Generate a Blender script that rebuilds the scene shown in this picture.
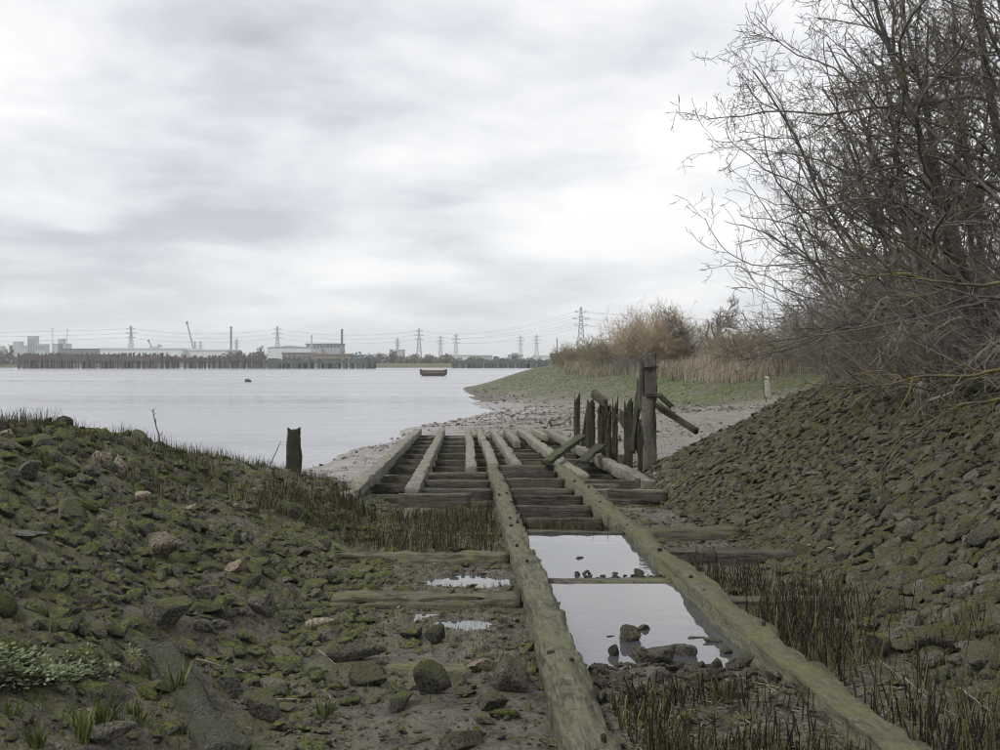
import bpy, bmesh, math, random
import numpy as np
from mathutils import Vector, Matrix

for o in list(bpy.data.objects): bpy.data.objects.remove(o)
SC = bpy.context.scene
COL = SC.collection
R = math.radians
random.seed(7)
RNG = np.random.default_rng(11)

# ------------------------------------------------------------------ camera, sky, sun, exposure
ZC = 3.85; FPX = 1050.0; HOR = 361.0          # eye height, focal length and horizon in photo pixels
WATER = -0.55
cam = bpy.data.cameras.new('camera'); camo = bpy.data.objects.new('camera', cam); COL.objects.link(camo)
camo.location = (0, 0, ZC); camo.rotation_euler = (R(90), 0, 0)
cam.sensor_width = 36; cam.lens = 36*FPX/1000; cam.shift_y = (HOR-375)/1000
cam.clip_start = .1; cam.clip_end = 12000
SC.camera = camo

world = bpy.data.worlds.new('World'); SC.world = world; world.use_nodes = True
SUN_EL, SUN_AZ = 48, -125      # azimuth from +Y, clockwise positive to +X
def build_world():
    nt = world.node_tree; N = nt.nodes; L = nt.links; N.clear()
    out = N.new('ShaderNodeOutputWorld'); bg = N.new('ShaderNodeBackground')
    tc = N.new('ShaderNodeTexCoord'); sep = N.new('ShaderNodeSeparateXYZ')
    L.new(tc.outputs['Generated'], sep.inputs[0])
    def math_(op, a, b=None, clamp=False):
        m = N.new('ShaderNodeMath'); m.operation = op; m.use_clamp = clamp
        for i, v in enumerate((a, b)):
            if v is None: continue
            if isinstance(v, (int, float)): m.inputs[i].default_value = v
            else: L.new(v, m.inputs[i])
        return m.outputs[0]
    zz = math_('ADD', math_('MAXIMUM', sep.outputs[2], 0.0), 0.20)
    px = math_('DIVIDE', sep.outputs[0], zz); py = math_('DIVIDE', sep.outputs[1], zz)
    cmb = N.new('ShaderNodeCombineXYZ'); L.new(px, cmb.inputs[0]); L.new(py, cmb.inputs[1]); cmb.inputs[2].default_value = 3.7
    def noise(scale, detail, rough, off):
        mp = N.new('ShaderNodeMapping'); mp.inputs['Location'].default_value = off
        mp.inputs['Scale'].default_value = (1, 1.0, 1)
        L.new(cmb.outputs[0], mp.inputs[0])
        n = N.new('ShaderNodeTexNoise'); n.inputs['Scale'].default_value = scale; n.inputs['Detail'].default_value = detail
        n.inputs['Roughness'].default_value = rough; n.inputs['Distortion'].default_value = .25; L.new(mp.outputs[0], n.inputs['Vector'])
        return n.outputs[0]
    a = noise(.9, 5, .48, (1.3, 5.2, 0)); b = noise(2.2, 6, .55, (7.1, 2.2, 3))
    s = math_('ADD', math_('MULTIPLY', a, .66), math_('MULTIPLY', b, .34))
    ramp = N.new('ShaderNodeValToRGB'); cr = ramp.color_ramp
    cr.elements[0].position = .39; cr.elements[0].color = (.47, .49, .54, 1)
    cr.elements[1].position = .585; cr.elements[1].color = (.99, .985, .975, 1)
    e = cr.elements.new(.49); e.color = (.75, .765, .80, 1)
    L.new(s, ramp.inputs[0])
    # thinner, paler cloud towards the horizon
    hz = math_('POWER', math_('SUBTRACT', 1.0, math_('MAXIMUM', sep.outputs[2], 0.0), True), 10)
    mixh = N.new('ShaderNodeMix'); mixh.data_type = 'RGBA'
    L.new(math_('MULTIPLY', hz, .75), mixh.inputs[0]); L.new(ramp.outputs[0], mixh.inputs[6]); mixh.inputs[7].default_value = (.88, .90, .925, 1)
    sky = N.new('ShaderNodeTexSky'); sky.sky_type = 'NISHITA'; sky.sun_disc = False
    sky.sun_elevation = R(SUN_EL); sky.sun_rotation = R(SUN_AZ); sky.air_density = 1; sky.dust_density = 2
    sc = N.new('ShaderNodeMix'); sc.data_type = 'RGBA'; sc.blend_type = 'MULTIPLY'; sc.inputs[0].default_value = 1
    L.new(sky.outputs[0], sc.inputs[6]); sc.inputs[7].default_value = (.09, .09, .09, 1)
    mx = N.new('ShaderNodeMix'); mx.data_type = 'RGBA'; mx.inputs[0].default_value = .93
    L.new(sc.outputs[2], mx.inputs[6]); L.new(mixh.outputs[2], mx.inputs[7])
    L.new(mx.outputs[2], bg.inputs[0]); bg.inputs[1].default_value = .815
    L.new(bg.outputs[0], out.inputs[0])
build_world()
sun = bpy.data.lights.new('sun', 'SUN'); sun.energy = 1.5; sun.angle = R(14); sun.color = (1, .97, .92)
suno = bpy.data.objects.new('sun', sun); COL.objects.link(suno)
sd = Vector((math.sin(R(SUN_AZ))*math.cos(R(SUN_EL)), math.cos(R(SUN_AZ))*math.cos(R(SUN_EL)), math.sin(R(SUN_EL))))
suno.rotation_euler = sd.to_track_quat('Z', 'Y').to_euler(); suno.location = (0, 0, 40)
SC.view_settings.view_transform = 'Standard'; SC.view_settings.look = 'None'
SC.view_settings.exposure = 0.46; SC.view_settings.gamma = 1; SC.view_settings.use_curve_mapping = False
SC.render.engine = 'CYCLES'
SC.cycles.use_denoising = True; SC.cycles.denoising_prefilter = 'ACCURATE'; SC.cycles.denoising_input_passes = 'RGB_ALBEDO_NORMAL'; SC.cycles.pixel_filter_type = 'BLACKMAN_HARRIS'; SC.cycles.filter_width = 1.05; SC.cycles.max_bounces = 6; SC.cycles.diffuse_bounces = 3
SC.cycles.volume_bounces = 2; SC.cycles.use_adaptive_sampling = True; SC.cycles.adaptive_threshold = .02

# ------------------------------------------------------------------ helpers
def link(o, parent=None):
    COL.objects.link(o)
    if parent is not None: o.parent = parent
    return o
def tag(o, label=None, cat=None, group=None, kind=None):
    if label: o['label'] = label
    if cat: o['category'] = cat
    if group: o['group'] = group
    if kind: o['kind'] = kind
    return o
def empty(name, loc=(0, 0, 0), label=None, cat=None, group=None, rz=0):
    o = bpy.data.objects.new(name, None); o.location = loc; o.rotation_euler = (0, 0, rz); o.empty_display_size = .2
    link(o); return tag(o, label, cat, group)
def mk_mesh(name, V, faces, mat=None, smooth=False, tint=None, attrs=None):
    """faces: list of int arrays (m,3) or (m,4)"""
    me = bpy.data.meshes.new(name); V = np.asarray(V, np.float32)
    fs = [np.asarray(f, np.int32) for f in faces if len(f)]
    me.vertices.add(len(V)); me.vertices.foreach_set('co', V.ravel())
    nl = sum(f.size for f in fs); npoly = sum(len(f) for f in fs)
    me.loops.add(nl); me.loops.foreach_set('vertex_index', np.concatenate([f.ravel() for f in fs]))
    sizes = np.concatenate([np.full(len(f), f.shape[1], np.int32) for f in fs])
    starts = np.concatenate([[0], np.cumsum(sizes)[:-1]]).astype(np.int32)
    me.polygons.add(npoly); me.polygons.foreach_set('loop_start', starts); me.polygons.foreach_set('loop_total', sizes)
    me.polygons.foreach_set('use_smooth', np.full(npoly, smooth, bool))
    at = dict(attrs or {})
    if tint is not None: at['tint'] = tint
    for k, v in at.items():
        a = me.attributes.new(k, 'FLOAT', 'POINT'); a.data.foreach_set('value', np.asarray(v, np.float32))
    me.update(calc_edges=True); me.validate()
    if mat: me.materials.append(mat)
    return me
def mk_obj(name, me, parent=None, loc=(0, 0, 0)):
    o = bpy.data.objects.new(name, me); o.location = loc; return link(o, parent)
def nrm(a): return a/np.maximum(np.linalg.norm(a, axis=-1, keepdims=True), 1e-9)
def sstep(a, b, x):
    t = np.clip((x-a)/(b-a), 0, 1); return t*t*(3-2*t)
def _hash(i, j, s):
    h = (i.astype(np.int64)*374761393 + j.astype(np.int64)*668265263 + s*974711) & 0xffffffff
    h = ((h ^ (h >> 13))*1274126177) & 0xffffffff
    return ((h ^ (h >> 16)) & 0xffff)/65535.0
def vnoise(x, y, s=0):
    i = np.floor(x); j = np.floor(y); fx = x-i; fy = y-j; i = i.astype(np.int64); j = j.astype(np.int64)
    fx = fx*fx*(3-2*fx); fy = fy*fy*(3-2*fy)
    return (_hash(i, j, s)*(1-fx)+_hash(i+1, j, s)*fx)*(1-fy)+(_hash(i, j+1, s)*(1-fx)+_hash(i+1, j+1, s)*fx)*fy
def fbm(x, y, sc, oct=4, s=0, g=.5):
    r = 0; a = 1; t = 0
    for k in range(oct):
        r = r+a*(vnoise(x*sc+17*k, y*sc-9*k, s+k)-.5); t += a; a *= g; sc *= 2.03
    return r/t*2
def smax(a, b, k=.12):
    h = np.clip(.5+.5*(a-b)/k, 0, 1); return b*(1-h)+a*h+k*h*(1-h)
def smin(a, b, k=.3): return -smax(-a, -b, k)
def poly_sd(X, Y, P):
    """signed distance to polygon, + inside"""
    d = np.full(X.shape, 1e9); ins = np.zeros(X.shape, bool); n = len(P)
    for i in range(n):
        ax, ay = P[i]; bx, by = P[(i+1) % n]; ex, ey = bx-ax, by-ay
        t = np.clip(((X-ax)*ex+(Y-ay)*ey)/(ex*ex+ey*ey), 0, 1)
        d = np.minimum(d, np.hypot(X-ax-t*ex, Y-ay-t*ey))
        if ay != by:
            c = ((ay > Y) != (by > Y)) & (X < (bx-ax)*(Y-ay)/(by-ay)+ax); ins ^= c
    return np.where(ins, d, -d)

# ------------------------------------------------------------------ the lie of the land
SHORE = [(-3000, 12), (-100, 12), (-40, 17), (-20, 24), (-12, 32), (-8.65, 39.5), (-7.6, 46.7), (-6.4, 58.5), (-5.5, 72), (-1.6, 84),
         (-1.35, 94), (-2.9, 118), (-5.9, 171), (-3, 195), (6, 235), (40, 330), (200, 430), (3000, 520), (3000, -300), (-3000, -300)]
FOOT = [(3000, 70), (80, 70), (35, 75), (20, 81), (12.5, 88), (6, 105), (0, 135), (-5.5, 171), (-1, 195), (8, 235), (42, 330), (200, 440), (3000, 530)]
UL, UR = .87, 2.84                     # the two rails, measured across the slip
def Zs(Y): return 1.55-.026*Y          # top of the slip timbers
def uX(u, Y): return u-.034*Y
PUD = [(-.42, 14.3, .95, .55, .84), (-.40, 11.6, .42, .36, .935)]    # side puddles: x, y, rx, ry, level
POOL_A, POOL_B = 1.0, 1.05
def land(X, Y, fine=True, masks=False):
    X = np.asarray(X, float); Y = np.asarray(Y, float); u = X+.034*Y
    d = poly_sd(X, Y, SHORE)+fbm(X, Y, .12, 3, 5)*1.6*sstep(20, 40, Y)
    beach = np.where(d > 0, WATER+.012+.05*np.minimum(d, 22)+.008*np.clip(d-22, 0, 80), WATER+.16*np.maximum(d, -15))
    beach = beach+fbm(X, Y, .35, 3, 9)*.09*sstep(-1, 3, d)
    z = beach
    zs = Zs(Y)
    m = sstep(-3.4, -2.4, u)*(1-sstep(4.6, 5.6, u))*(1-sstep(22.5, 25.5, Y))
    z = z*(1-m)+(zs-.30)*m
    mc = sstep(-2.9, -2.5, u)*(1-sstep(4.9, 5.3, u))*sstep(24.3, 25.2, Y)*(1-sstep(58, 60.5, Y))
    z = z*(1-mc)+np.maximum(zs-1.05, -.47)*mc
    # left rubble bank
    hc = np.interp(Y, [-50, 0, 6, 11, 15, 19, 24, 29, 34], [3.3, 3.3, 3.35, 3.3, 3.08, 2.40, 1.30, .02, -1.1])
    xl = np.interp(Y, [0, 8, 20, 28], [-1.9, -2.0, -2.5, -3.6])
    zl = smin(zs-.32+.47*np.maximum(xl-X, -3), hc, .5)
    zl = smin(zl, WATER+.45*(d+1), .6)
    # right revetment
    xr = np.interp(Y, [0, 14, 28], [4.1, 4.3, 3.7])
    crest = 3.35
    zr = smin(zs-.3+.5*np.maximum(X-xr, -3), crest+0*X, .5)
    yend = 30+np.maximum(0, X-9)*2.5
    zr = zr-.85*np.maximum(0, Y-yend)
    # green sea bank of the point
    e = poly_sd(X, Y, FOOT)
    f = sstep(-2, 15, e)
    ze = z*(1-f)+(3.15+fbm(X, Y, .05, 3, 21)*.25)*f
    bankL = sstep(-.35, .15, zl-z); bankR = sstep(-.35, .15, zr-z)
    z = smax(smax(ze, zl), zr)
    # rise under the photographer
    z = z+.95*(1-sstep(-1, 6.0, Y))*(1-np.clip(bankL+bankR, 0, 1))
    # far side of the river
    fs = 690+fbm(X, Y*0+.5, .004, 3, 31)*35
    far = WATER-2.4+sstep(0, 22, Y-fs)*5.1
    z = np.where(Y > 560, np.where(X > 260, np.maximum(z, far), far), z)
    if fine:
        near = 1-sstep(45, 90, Y)
        amp = .035+.05*bankR+.10*bankL+.03*(1-sstep(-.8, .2, u))
        wet = sstep(WATER-.2, WATER+.3, z)
        z = z+near*amp*wet*(fbm(X, Y, 1.7, 4, 3)+.4*fbm(X, Y, 6, 2, 8))
        # between the rails: mud, two pools, then open bays
        k = sstep(UL+.02, UL+.2, u)*(1-sstep(UR-.2, UR-.02, u))
        bed = np.interp(Y, [0, 6, 8.6, 9.3, 9.8, 13.1, 13.25, 13.5, 13.7, 17.1, 17.4, 18, 24, 31.5, 32], [1.75, 1.25, 1.17, 1.13, .95, .93, 1.05, 1.05, .88, .88, .9, .5, .32, .1, -.1])
        bed = bed+.05*fbm(X, Y, 2.3, 4, 13)+.025*fbm(X, Y, 9, 2, 14)
        kk = k*(1-sstep(31, 32, Y)); z = z*(1-kk)+bed*kk
        for (a, b, rx, ry, lv) in PUD:
            q = ((X-a)/rx)**2+((Y-b)/ry)**2+.5*fbm(X, Y, 1.9, 3, 40)
            w = 1-sstep(.35, 1.9, q); z = z*(1-w)+(lv-.10+.15*np.clip(q, 0, 1.4)+.05*fbm(X, Y, 5, 2, 41))*w
    if masks: return z, dict(bankL=bankL, bankR=bankR, e=e, d=d, u=u)
    return z
def ray(px, py, zoff=0.0, y0=4.5, y1=400):
    """the ground point that photo pixel (px,py) shows"""
    Y = y0*np.exp(np.linspace(0, math.log(y1/y0), 5000)); X = (px-500)/FPX*Y; Z = ZC-(py-HOR)/FPX*Y
    g = land(X, Y)+zoff; k = np.argmax(g >= Z)
    if g[k] < Z[k]: k = len(Y)-1
    return Vector((X[k], Y[k], g[k]-zoff))
def at(px, py, D): return Vector(((px-500)/FPX*D, D, ZC-(py-HOR)/FPX*D))
def gnorm(X, Y, h=.12):
    X = np.asarray(X, float); Y = np.asarray(Y, float)
    dx = (land(X+h, Y)-land(X-h, Y))/(2*h); dy = (land(X, Y+h)-land(X, Y-h))/(2*h)
    return nrm(np.stack([-dx, -dy, np.ones_like(dx)], -1))
def topx(P):
    P = np.asarray(P); return 500+FPX*P[..., 0]/P[..., 1], HOR-FPX*(P[..., 2]-ZC)/P[..., 1]

# ------------------------------------------------------------------ materials
class NT:
    def __init__(s, name):
        s.m = bpy.data.materials.new(name); s.m.use_nodes = True; s.t = s.m.node_tree; s.N = s.t.nodes; s.L = s.t.links
        s.b = s.N['Principled BSDF']; s.tc = s.N.new('ShaderNodeTexCoord')
    def put(s, sock, v):
        if isinstance(v, (int, float)): sock.default_value = v
        elif isinstance(v, tuple): sock.default_value = v if len(v) == len(sock.default_value) else v+(1,)
        else: s.L.new(v, sock)
    def math(s, op, a, b=0.0, clamp=False):
        n = s.N.new('ShaderNodeMath'); n.operation = op; n.use_clamp = clamp; s.put(n.inputs[0], a); s.put(n.inputs[1], b); return n.outputs[0]
    def vec(s, src='Object', scale=(1, 1, 1)):
        n = s.N.new('ShaderNodeMapping'); n.inputs['Scale'].default_value = scale; s.L.new(s.tc.outputs[src], n.inputs[0]); return n.outputs[0]
    def pos(s, scale=(1, 1, 1)):
        g = s.N.new('ShaderNodeNewGeometry'); n = s.N.new('ShaderNodeMapping'); n.inputs['Scale'].default_value = scale
        s.L.new(g.outputs['Position'], n.inputs[0]); return n.outputs[0]
    def noise(s, v, scale, detail=4, rough=.55, dist=0):
        n = s.N.new('ShaderNodeTexNoise'); s.L.new(v, n.inputs['Vector']); n.inputs['Scale'].default_value = scale
        n.inputs['Detail'].default_value = detail; n.inputs['Roughness'].default_value = rough; n.inputs['Distortion'].default_value = dist
        return n.outputs[0]
    def voro(s, v, scale, out='Distance', feat='F1'):
        n = s.N.new('ShaderNodeTexVoronoi'); n.feature = feat; s.L.new(v, n.inputs['Vector']); n.inputs['Scale'].default_value = scale; return n.outputs[out]
    def ramp(s, v, a, b, c0=(0, 0, 0), c1=(1, 1, 1), extra=()):
        n = s.N.new('ShaderNodeValToRGB'); e = n.color_ramp.elements; e[0].position = a; e[1].position = b
        e[0].color = c0+(1,); e[1].color = c1+(1,)
        for p, c in extra: q = e.new(p); q.color = c+(1,)
        s.L.new(v, n.inputs[0]); return n.outputs[0]
    def mix(s, f, a, b, mode='MIX'):
        n = s.N.new('ShaderNodeMix'); n.data_type = 'RGBA'; n.blend_type = mode
        s.put(n.inputs[0], f); s.put(n.inputs[6], a); s.put(n.inputs[7], b); return n.outputs[2]
    def attr(s, name):
        n = s.N.new('ShaderNodeAttribute'); n.attribute_name = name; return n.outputs['Fac']
    def rnd(s):
        o = s.N.new('ShaderNodeObjectInfo'); return s.math('FRACT', s.math('ADD', s.attr('tint'), o.outputs['Random']))
    def nz(s):
        g = s.N.new('ShaderNodeNewGeometry'); p = s.N.new('ShaderNodeSeparateXYZ'); s.L.new(g.outputs['Normal'], p.inputs[0]); return p.outputs[2]
    def bump(s, h, dist, strength=1.0):
        n = s.N.new('ShaderNodeBump'); s.put(n.inputs['Height'], h); n.inputs['Distance'].default_value = dist; n.inputs['Strength'].default_value = strength
        s.L.new(n.outputs[0], s.b.inputs['Normal'])
    def done(s, col, rough=.9, spec=.3):
        s.put(s.b.inputs['Base Color'], col); s.put(s.b.inputs['Roughness'], rough); s.b.inputs['Specular IOR Level'].default_value = spec; return s.m
MOSS_D, MOSS_L = (.022, .025, .010), (.142, .150, .052)
def m_ground():
    n = NT('foreshore_ground'); p = n.pos()
    big = n.noise(p, .9, 5, .6); mid = n.noise(p, 4.5, 5, .62); fin = n.noise(p, 30, 5, .72)
    vr = n.voro(p, 13); vc = n.voro(p, 13, 'Color')
    mud = n.ramp(n.math('ADD', n.math('MULTIPLY', mid, .45), n.math('MULTIPLY', fin, .55)), .38, .63, (.022, .019, .015), (.21, .183, .145))
    peb = n.mix(.75, n.ramp(n.noise(p, 9, 5, .7), .3, .7, (.12, .105, .09), (.52, .465, .42)), n.ramp(vr, .1, .5, (.46, .41, .37), (.10, .088, .075)))
    silt = n.ramp(n.math('ADD', n.math('MULTIPLY', big, .5), n.math('MULTIPLY', mid, .5)), .36, .64, (.17, .162, .155), (.42, .405, .395))
    moss = n.ramp(n.math('ADD', n.math('MULTIPLY', mid, .35), n.math('MULTIPLY', fin, .65)), .38, .62, MOSS_D, MOSS_L)
    grass = n.ramp(n.math('ADD', n.math('MULTIPLY', n.noise(p, .16, 4, .6), .5), n.math('MULTIPLY', mid, .5)), .36, .64, (.056, .060, .024), (.085, .115, .028))
    c = mud
    mm = n.math('MULTIPLY', n.attr('moss'), n.ramp(n.math('ADD', n.math('MULTIPLY', big, .55), n.math('MULTIPLY', mid, .45)), .44, .56), True)
    c = n.mix(mm, c, moss)
    c = n.mix(n.math('MULTIPLY', n.attr('pebble'), n.ramp(n.noise(p, .5, 5, .65), .22, .45), True), c, peb)
    c = n.mix(n.attr('silt'), c, silt)
    c = n.mix(n.math('MULTIPLY', n.attr('grass'), n.ramp(n.noise(p, .22, 6, .75), .36, .52), True), c, grass)
    h = n.math('ADD', n.math('ADD', n.math('MULTIPLY', mid, .6), n.math('MULTIPLY', fin, .35)), n.math('MULTIPLY', vr, -.25))
    n.bump(h, .12, 1)
    wet = n.ramp(n.noise(p, 1.3, 4, .6), .35, .65, (.45, .45, .45), (.92, .92, .92))
    return n.done(c, wet, .35)
def m_stone(name, c0, c1, moss=.55, mossl=MOSS_L, tan=None):
    n = NT(name); p = n.pos(); r = n.rnd()
    a = n.noise(p, 6, 5, .6); f = n.noise(p, 35, 4, .65)
    c = n.ramp(n.math('ADD', n.math('MULTIPLY', r, .55), n.math('MULTIPLY', a, .45)), .15, .8, c0, c1)
    f2 = n.noise(p, 90, 4, .7); c = n.mix(n.ramp(f, .42, .60), c, n.mix(.75, c, (.008, .008, .006))); c = n.mix(n.math('MULTIPLY', n.ramp(f2, .52, .66), .5), c, n.mix(.5, c, (.40, .38, .32)))
    mo = n.ramp(n.math('ADD', n.math('MULTIPLY', f, .55), n.math('MULTIPLY', f2, .45)),   .40, .60, tuple(x*.6 for x in MOSS_D), mossl)
    up = n.ramp(n.nz(), .15, .85)
    msk = n.ramp(n.math('ADD', n.math('MULTIPLY', n.noise(p, 1.5, 4, .6), .7), n.math('MULTIPLY', n.math('FRACT', n.math('MULTIPLY', r, 7.3)), .3)), 1-moss-.12, 1-moss+.12)
    c = n.mix(n.math('MULTIPLY', up, msk), c, mo)
    n.bump(n.math('ADD', n.math('MULTIPLY', a, .8), n.math('ADD', n.math('MULTIPLY', f, .6), n.math('MULTIPLY', f2, .25))), .08, 1)
    return n.done(c, .9, .2)
def m_wood(name, c0, c1, moss=.5, mossl=MOSS_L, dark=(.016, .014, .011), blot=.45):
    n = NT(name); v = n.vec('Object', (9, 9, .8)); v2 = n.vec('Object', (1, 1, 1)); r = n.rnd()
    g = n.noise(v, 3.5, 6, .65, .6); g2 = n.noise(n.vec('Object', (30, 30, 1.2)), 2, 3, .6); a = n.noise(v2, 2.2, 5, .6); f = n.noise(v2, 26, 4, .65)
    c = n.ramp(n.math('ADD', n.math('MULTIPLY', g, .6), n.math('ADD', n.math('MULTIPLY', a, .3), n.math('MULTIPLY', r, .12))), .34, .68, c0, c1)
    c = n.mix(n.math('MULTIPLY', n.ramp(g2, .55, .72), .7), c, dark); c = n.mix(n.math('MULTIPLY', n.ramp(n.noise(v2, 6, 6, .75), .50, .62), blot), c, n.mix(.72, c, dark)); c = n.mix(n.math('MULTIPLY', n.ramp(f, .56, .75), .6), c, dark)
    mo = n.ramp(n.math('ADD', n.math('MULTIPLY', f, .45), n.math('MULTIPLY', a, .55)), .35, .66, (.03, .034, .012), mossl)
    msk = n.ramp(n.math('ADD', n.math('MULTIPLY', a, .75), n.math('MULTIPLY', r, .2)), 1-moss-.16, 1-moss+.14)
    c = n.mix(n.math('MULTIPLY', msk, n.ramp(n.nz(), -.5, .6, (.35, .35, .35), (1, 1, 1))), c, mo)
    n.bump(n.math('ADD', n.math('MULTIPLY', g, .7), n.math('ADD', n.math('MULTIPLY', g2, -.4), n.math('MULTIPLY', f, .35))), .03, .9)
    return n.done(c, .85, .3)
def m_plain(name, c0, c1, scale=3, rough=.9, spec=.2, src='Object'):
    n = NT(name); a = n.noise(n.vec(src), scale, 5, .6)
    return n.done(n.ramp(n.math('ADD', n.math('MULTIPLY', a, .75), n.math('MULTIPLY', n.rnd(), .25)), .3, .72, c0, c1), rough, spec)
def m_stalk(name, cols, dk=.6):
    n = NT(name); r = n.attr('tint'); rp = n.N.new('ShaderNodeValToRGB'); e = rp.color_ramp.elements
    k = len(cols); e[0].position = 0; e[0].color = cols[0]+(1,); e[1].position = 1; e[1].color = cols[-1]+(1,)
    for i in range(1, k-1): q = e.new(i/(k-1)); q.color = cols[i]+(1,)
    n.L.new(r, rp.inputs[0]); c = n.mix(n.math('MULTIPLY', n.noise(n.pos(), 14, 3), dk), rp.outputs[0], (.012, .012, .008))
    return n.done(c, .8, .2)
def m_bark(name, c0, c1, lichen=None, amt=.5):
    n = NT(name); p = n.pos(); a = n.noise(p, 5, 4, .6); f = n.noise(p, 40, 3, .6)
    c = n.ramp(n.math('ADD', n.math('MULTIPLY', a, .6), n.math('MULTIPLY', f, .4)), .33, .67, c0, c1)
    if lichen: c = n.mix(n.math('MULTIPLY', n.ramp(n.noise(p, 2.6, 5, .65), 1-amt-.06, 1-amt+.08), n.ramp(f, .35, .6)), c, lichen)
    n.bump(f, .01, .6); return n.done(c, .9, .2)
def m_water(name, col, rough, ior, bump, scale):
    n = NT(name); p = n.pos((1, 1.6, 1))
    w1 = n.noise(p, scale, 4, .6); w2 = n.noise(p, scale*.13, 3, .6)
    n.bump(n.math('ADD', n.math('MULTIPLY', w1, .6), n.math('MULTIPLY', w2, 1.5)), bump, 1)
    streak = n.noise(n.pos((.012, .05, 1)), 1.0, 5, .6)
    c = n.mix(n.ramp(streak, .35, .65), col, tuple(x*1.25 for x in col))
    if rough > .1: n.done(c, n.ramp(n.noise(n.pos((.006, .045, 1)), 1.0, 6, .65), .36, .64, (rough*.55,)*3, (rough*1.9,)*3), .5)
    else: n.done(c, rough, .5)
    n.b.inputs['IOR'].default_value = ior
    return n.m
M = {}
M['ground'] = m_ground()
M['stoneR'] = m_stone('revetment_stone', (.052, .050, .043), (.265, .252, .208), .60, (.165, .166, .072))
M['stoneL'] = m_stone('rubble_stone', (.052, .049, .044), (.30, .28, .245), .64, (.19, .208, .066))
M['stoneM'] = m_stone('mossy_boulder', (.05, .047, .04), (.22, .205, .17), .62, (.15, .165, .045))
M['stoneP'] = m_stone('pool_stone', (.045, .041, .035), (.16, .148, .12), .42, (.12, .125, .045))
M['stoneT'] = m_stone('tan_stone', (.30, .245, .18), (.62, .52, .41), .10)
M['stoneB'] = m_stone('brown_stone', (.14, .12, .09), (.36, .31, .24), .2)
M['stoneG'] = m_stone('grey_stone', (.12, .116, .108), (.25, .24, .22), .3)
M['moss'] = m_stone('moss_cushion', (.035, .038, .014), (.075, .080, .03), .85, (.15, .17, .042))
M['pebble'] = m_stone('beach_stone', (.07, .063, .056), (.50, .455, .41), .1)
M['gravel'] = m_stone('mud_gravel', (.05, .044, .036), (.34, .295, .245), .25)
M['rail'] = m_wood('rail_timber', (.045, .043, .031), (.275, .266, .198), .52, (.140, .141, .068), blot=1.0)
M['beam'] = m_wood('beam_timber', (.075, .071, .055), (.42, .405, .335), .40, (.165, .178, .066), blot=.8)
M['cross'] = m_wood('cross_timber', (.018, .016, .013), (.165, .155, .128), .44, (.105, .115, .036))
M['sleeper'] = m_wood('sunken_sleeper', (.05, .045, .034), (.24, .222, .165), .5, (.17, .175, .06))
M['post'] = m_wood('post_timber', (.014, .013, .010), (.080, .074, .050), .50, (.078, .086, .024))
M['postG'] = m_wood('grey_post_timber', (.045, .042, .036), (.18, .17, .145), .30, (.085, .095, .03))
M['block'] = m_wood('reddish_timber', (.05, .043, .034), (.15, .126, .10), .4)
M['iron'] = m_plain('rusty_iron', (.012, .010, .008), (.05, .036, .026), 12)
M['concrete'] = m_stone('mossy_concrete', (.085, .085, .068), (.17, .17, .14), .50, (.13, .145, .045))
M['stub'] = m_stalk('marsh_stubble', [(.014, .012, .009), (.034, .032, .018), (.085, .082, .034), (.13, .135, .05), (.30, .26, .16)], .45)
M['stubD'] = m_stalk('dark_marsh_stubble', [(.010, .009, .007), (.020, .017, .012), (.048, .042, .024), (.105, .10, .036), (.28, .235, .14)], .4)
M['litter'] = m_stalk('dead_stems', [(.03, .025, .018), (.09, .075, .05), (.22, .185, .12), (.42, .36, .26)], .35)
M['blade'] = m_stalk('grass_blades', [(.05, .062, .02), (.085, .108, .028), (.13, .16, .042), (.19, .195, .08)], .45)
M['bladeD'] = m_stalk('bank_grass', [(.028, .032, .012), (.055, .060, .021), (.085, .088, .034), (.19, .165, .095)])
M['leaf'] = m_stalk('leafy_weed', [(.085, .105, .05), (.15, .18, .09), (.25, .285, .17)], .3)
M['tuft'] = m_stalk('bright_tuft', [(.06, .085, .018), (.12, .155, .035), (.22, .24, .09)])
M['turf'] = m_stalk('point_turf', [(.05, .048, .022), (.066, .08, .024), (.085, .11, .028), (.12, .115, .055)])
M['reed'] = m_stalk('dry_reed', [(.30, .25, .19), (.48, .40, .31), (.62, .53, .42)], .3)
M['dryg'] = m_stalk('dry_bank_grass', [(.25, .22, .17), (.36, .32, .25), (.20, .20, .10)], .4)
M['bark'] = m_bark('tree_bark', (.055, .051, .045), (.165, .153, .135), (.19, .18, .085), .40)
M['twig'] = m_bark('twigs', (.055, .050, .044), (.175, .158, .138), (.25, .225, .11), .42)
M['barkY'] = m_bark('lichen_branches', (.05, .045, .035), (.14, .125, .09), (.22, .18, .05), .46)
M['barkP'] = m_bark('pale_bark', (.11, .10, .09), (.27, .25, .225))
M['scrub'] = m_bark('scrub_twigs', (.11, .097, .086), (.31, .275, .24), (.25, .22, .11), .38)
M['willow'] = m_bark('willow_shoots', (.31, .245, .165), (.50, .41, .29))
M['scrubO'] = m_bark('olive_scrub', (.16, .14, .095), (.30, .26, .18))
M['palew'] = m_bark('pale_twigs', (.16, .14, .12), (.30, .27, .24))
M['white'] = m_plain('bleached_wood', (.24, .22, .19), (.50, .47, .42))
M['river'] = m_water('river_water', (.24, .247, .265), .17, 1.75, .38, .8)
M['pool'] = m_water('pool_water', (.058, .061, .066), .03, 2.15, .0025, 3)
M['pile'] = m_plain('jetty_timber', (.055, .045, .045), (.13, .105, .10), .4)
M['pileG'] = m_plain('green_jetty_timber', (.05, .06, .055), (.12, .13, .12), .4)
M['fwood'] = m_plain('far_wood', (.10, .096, .078), (.21, .20, .165), .08)
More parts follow.
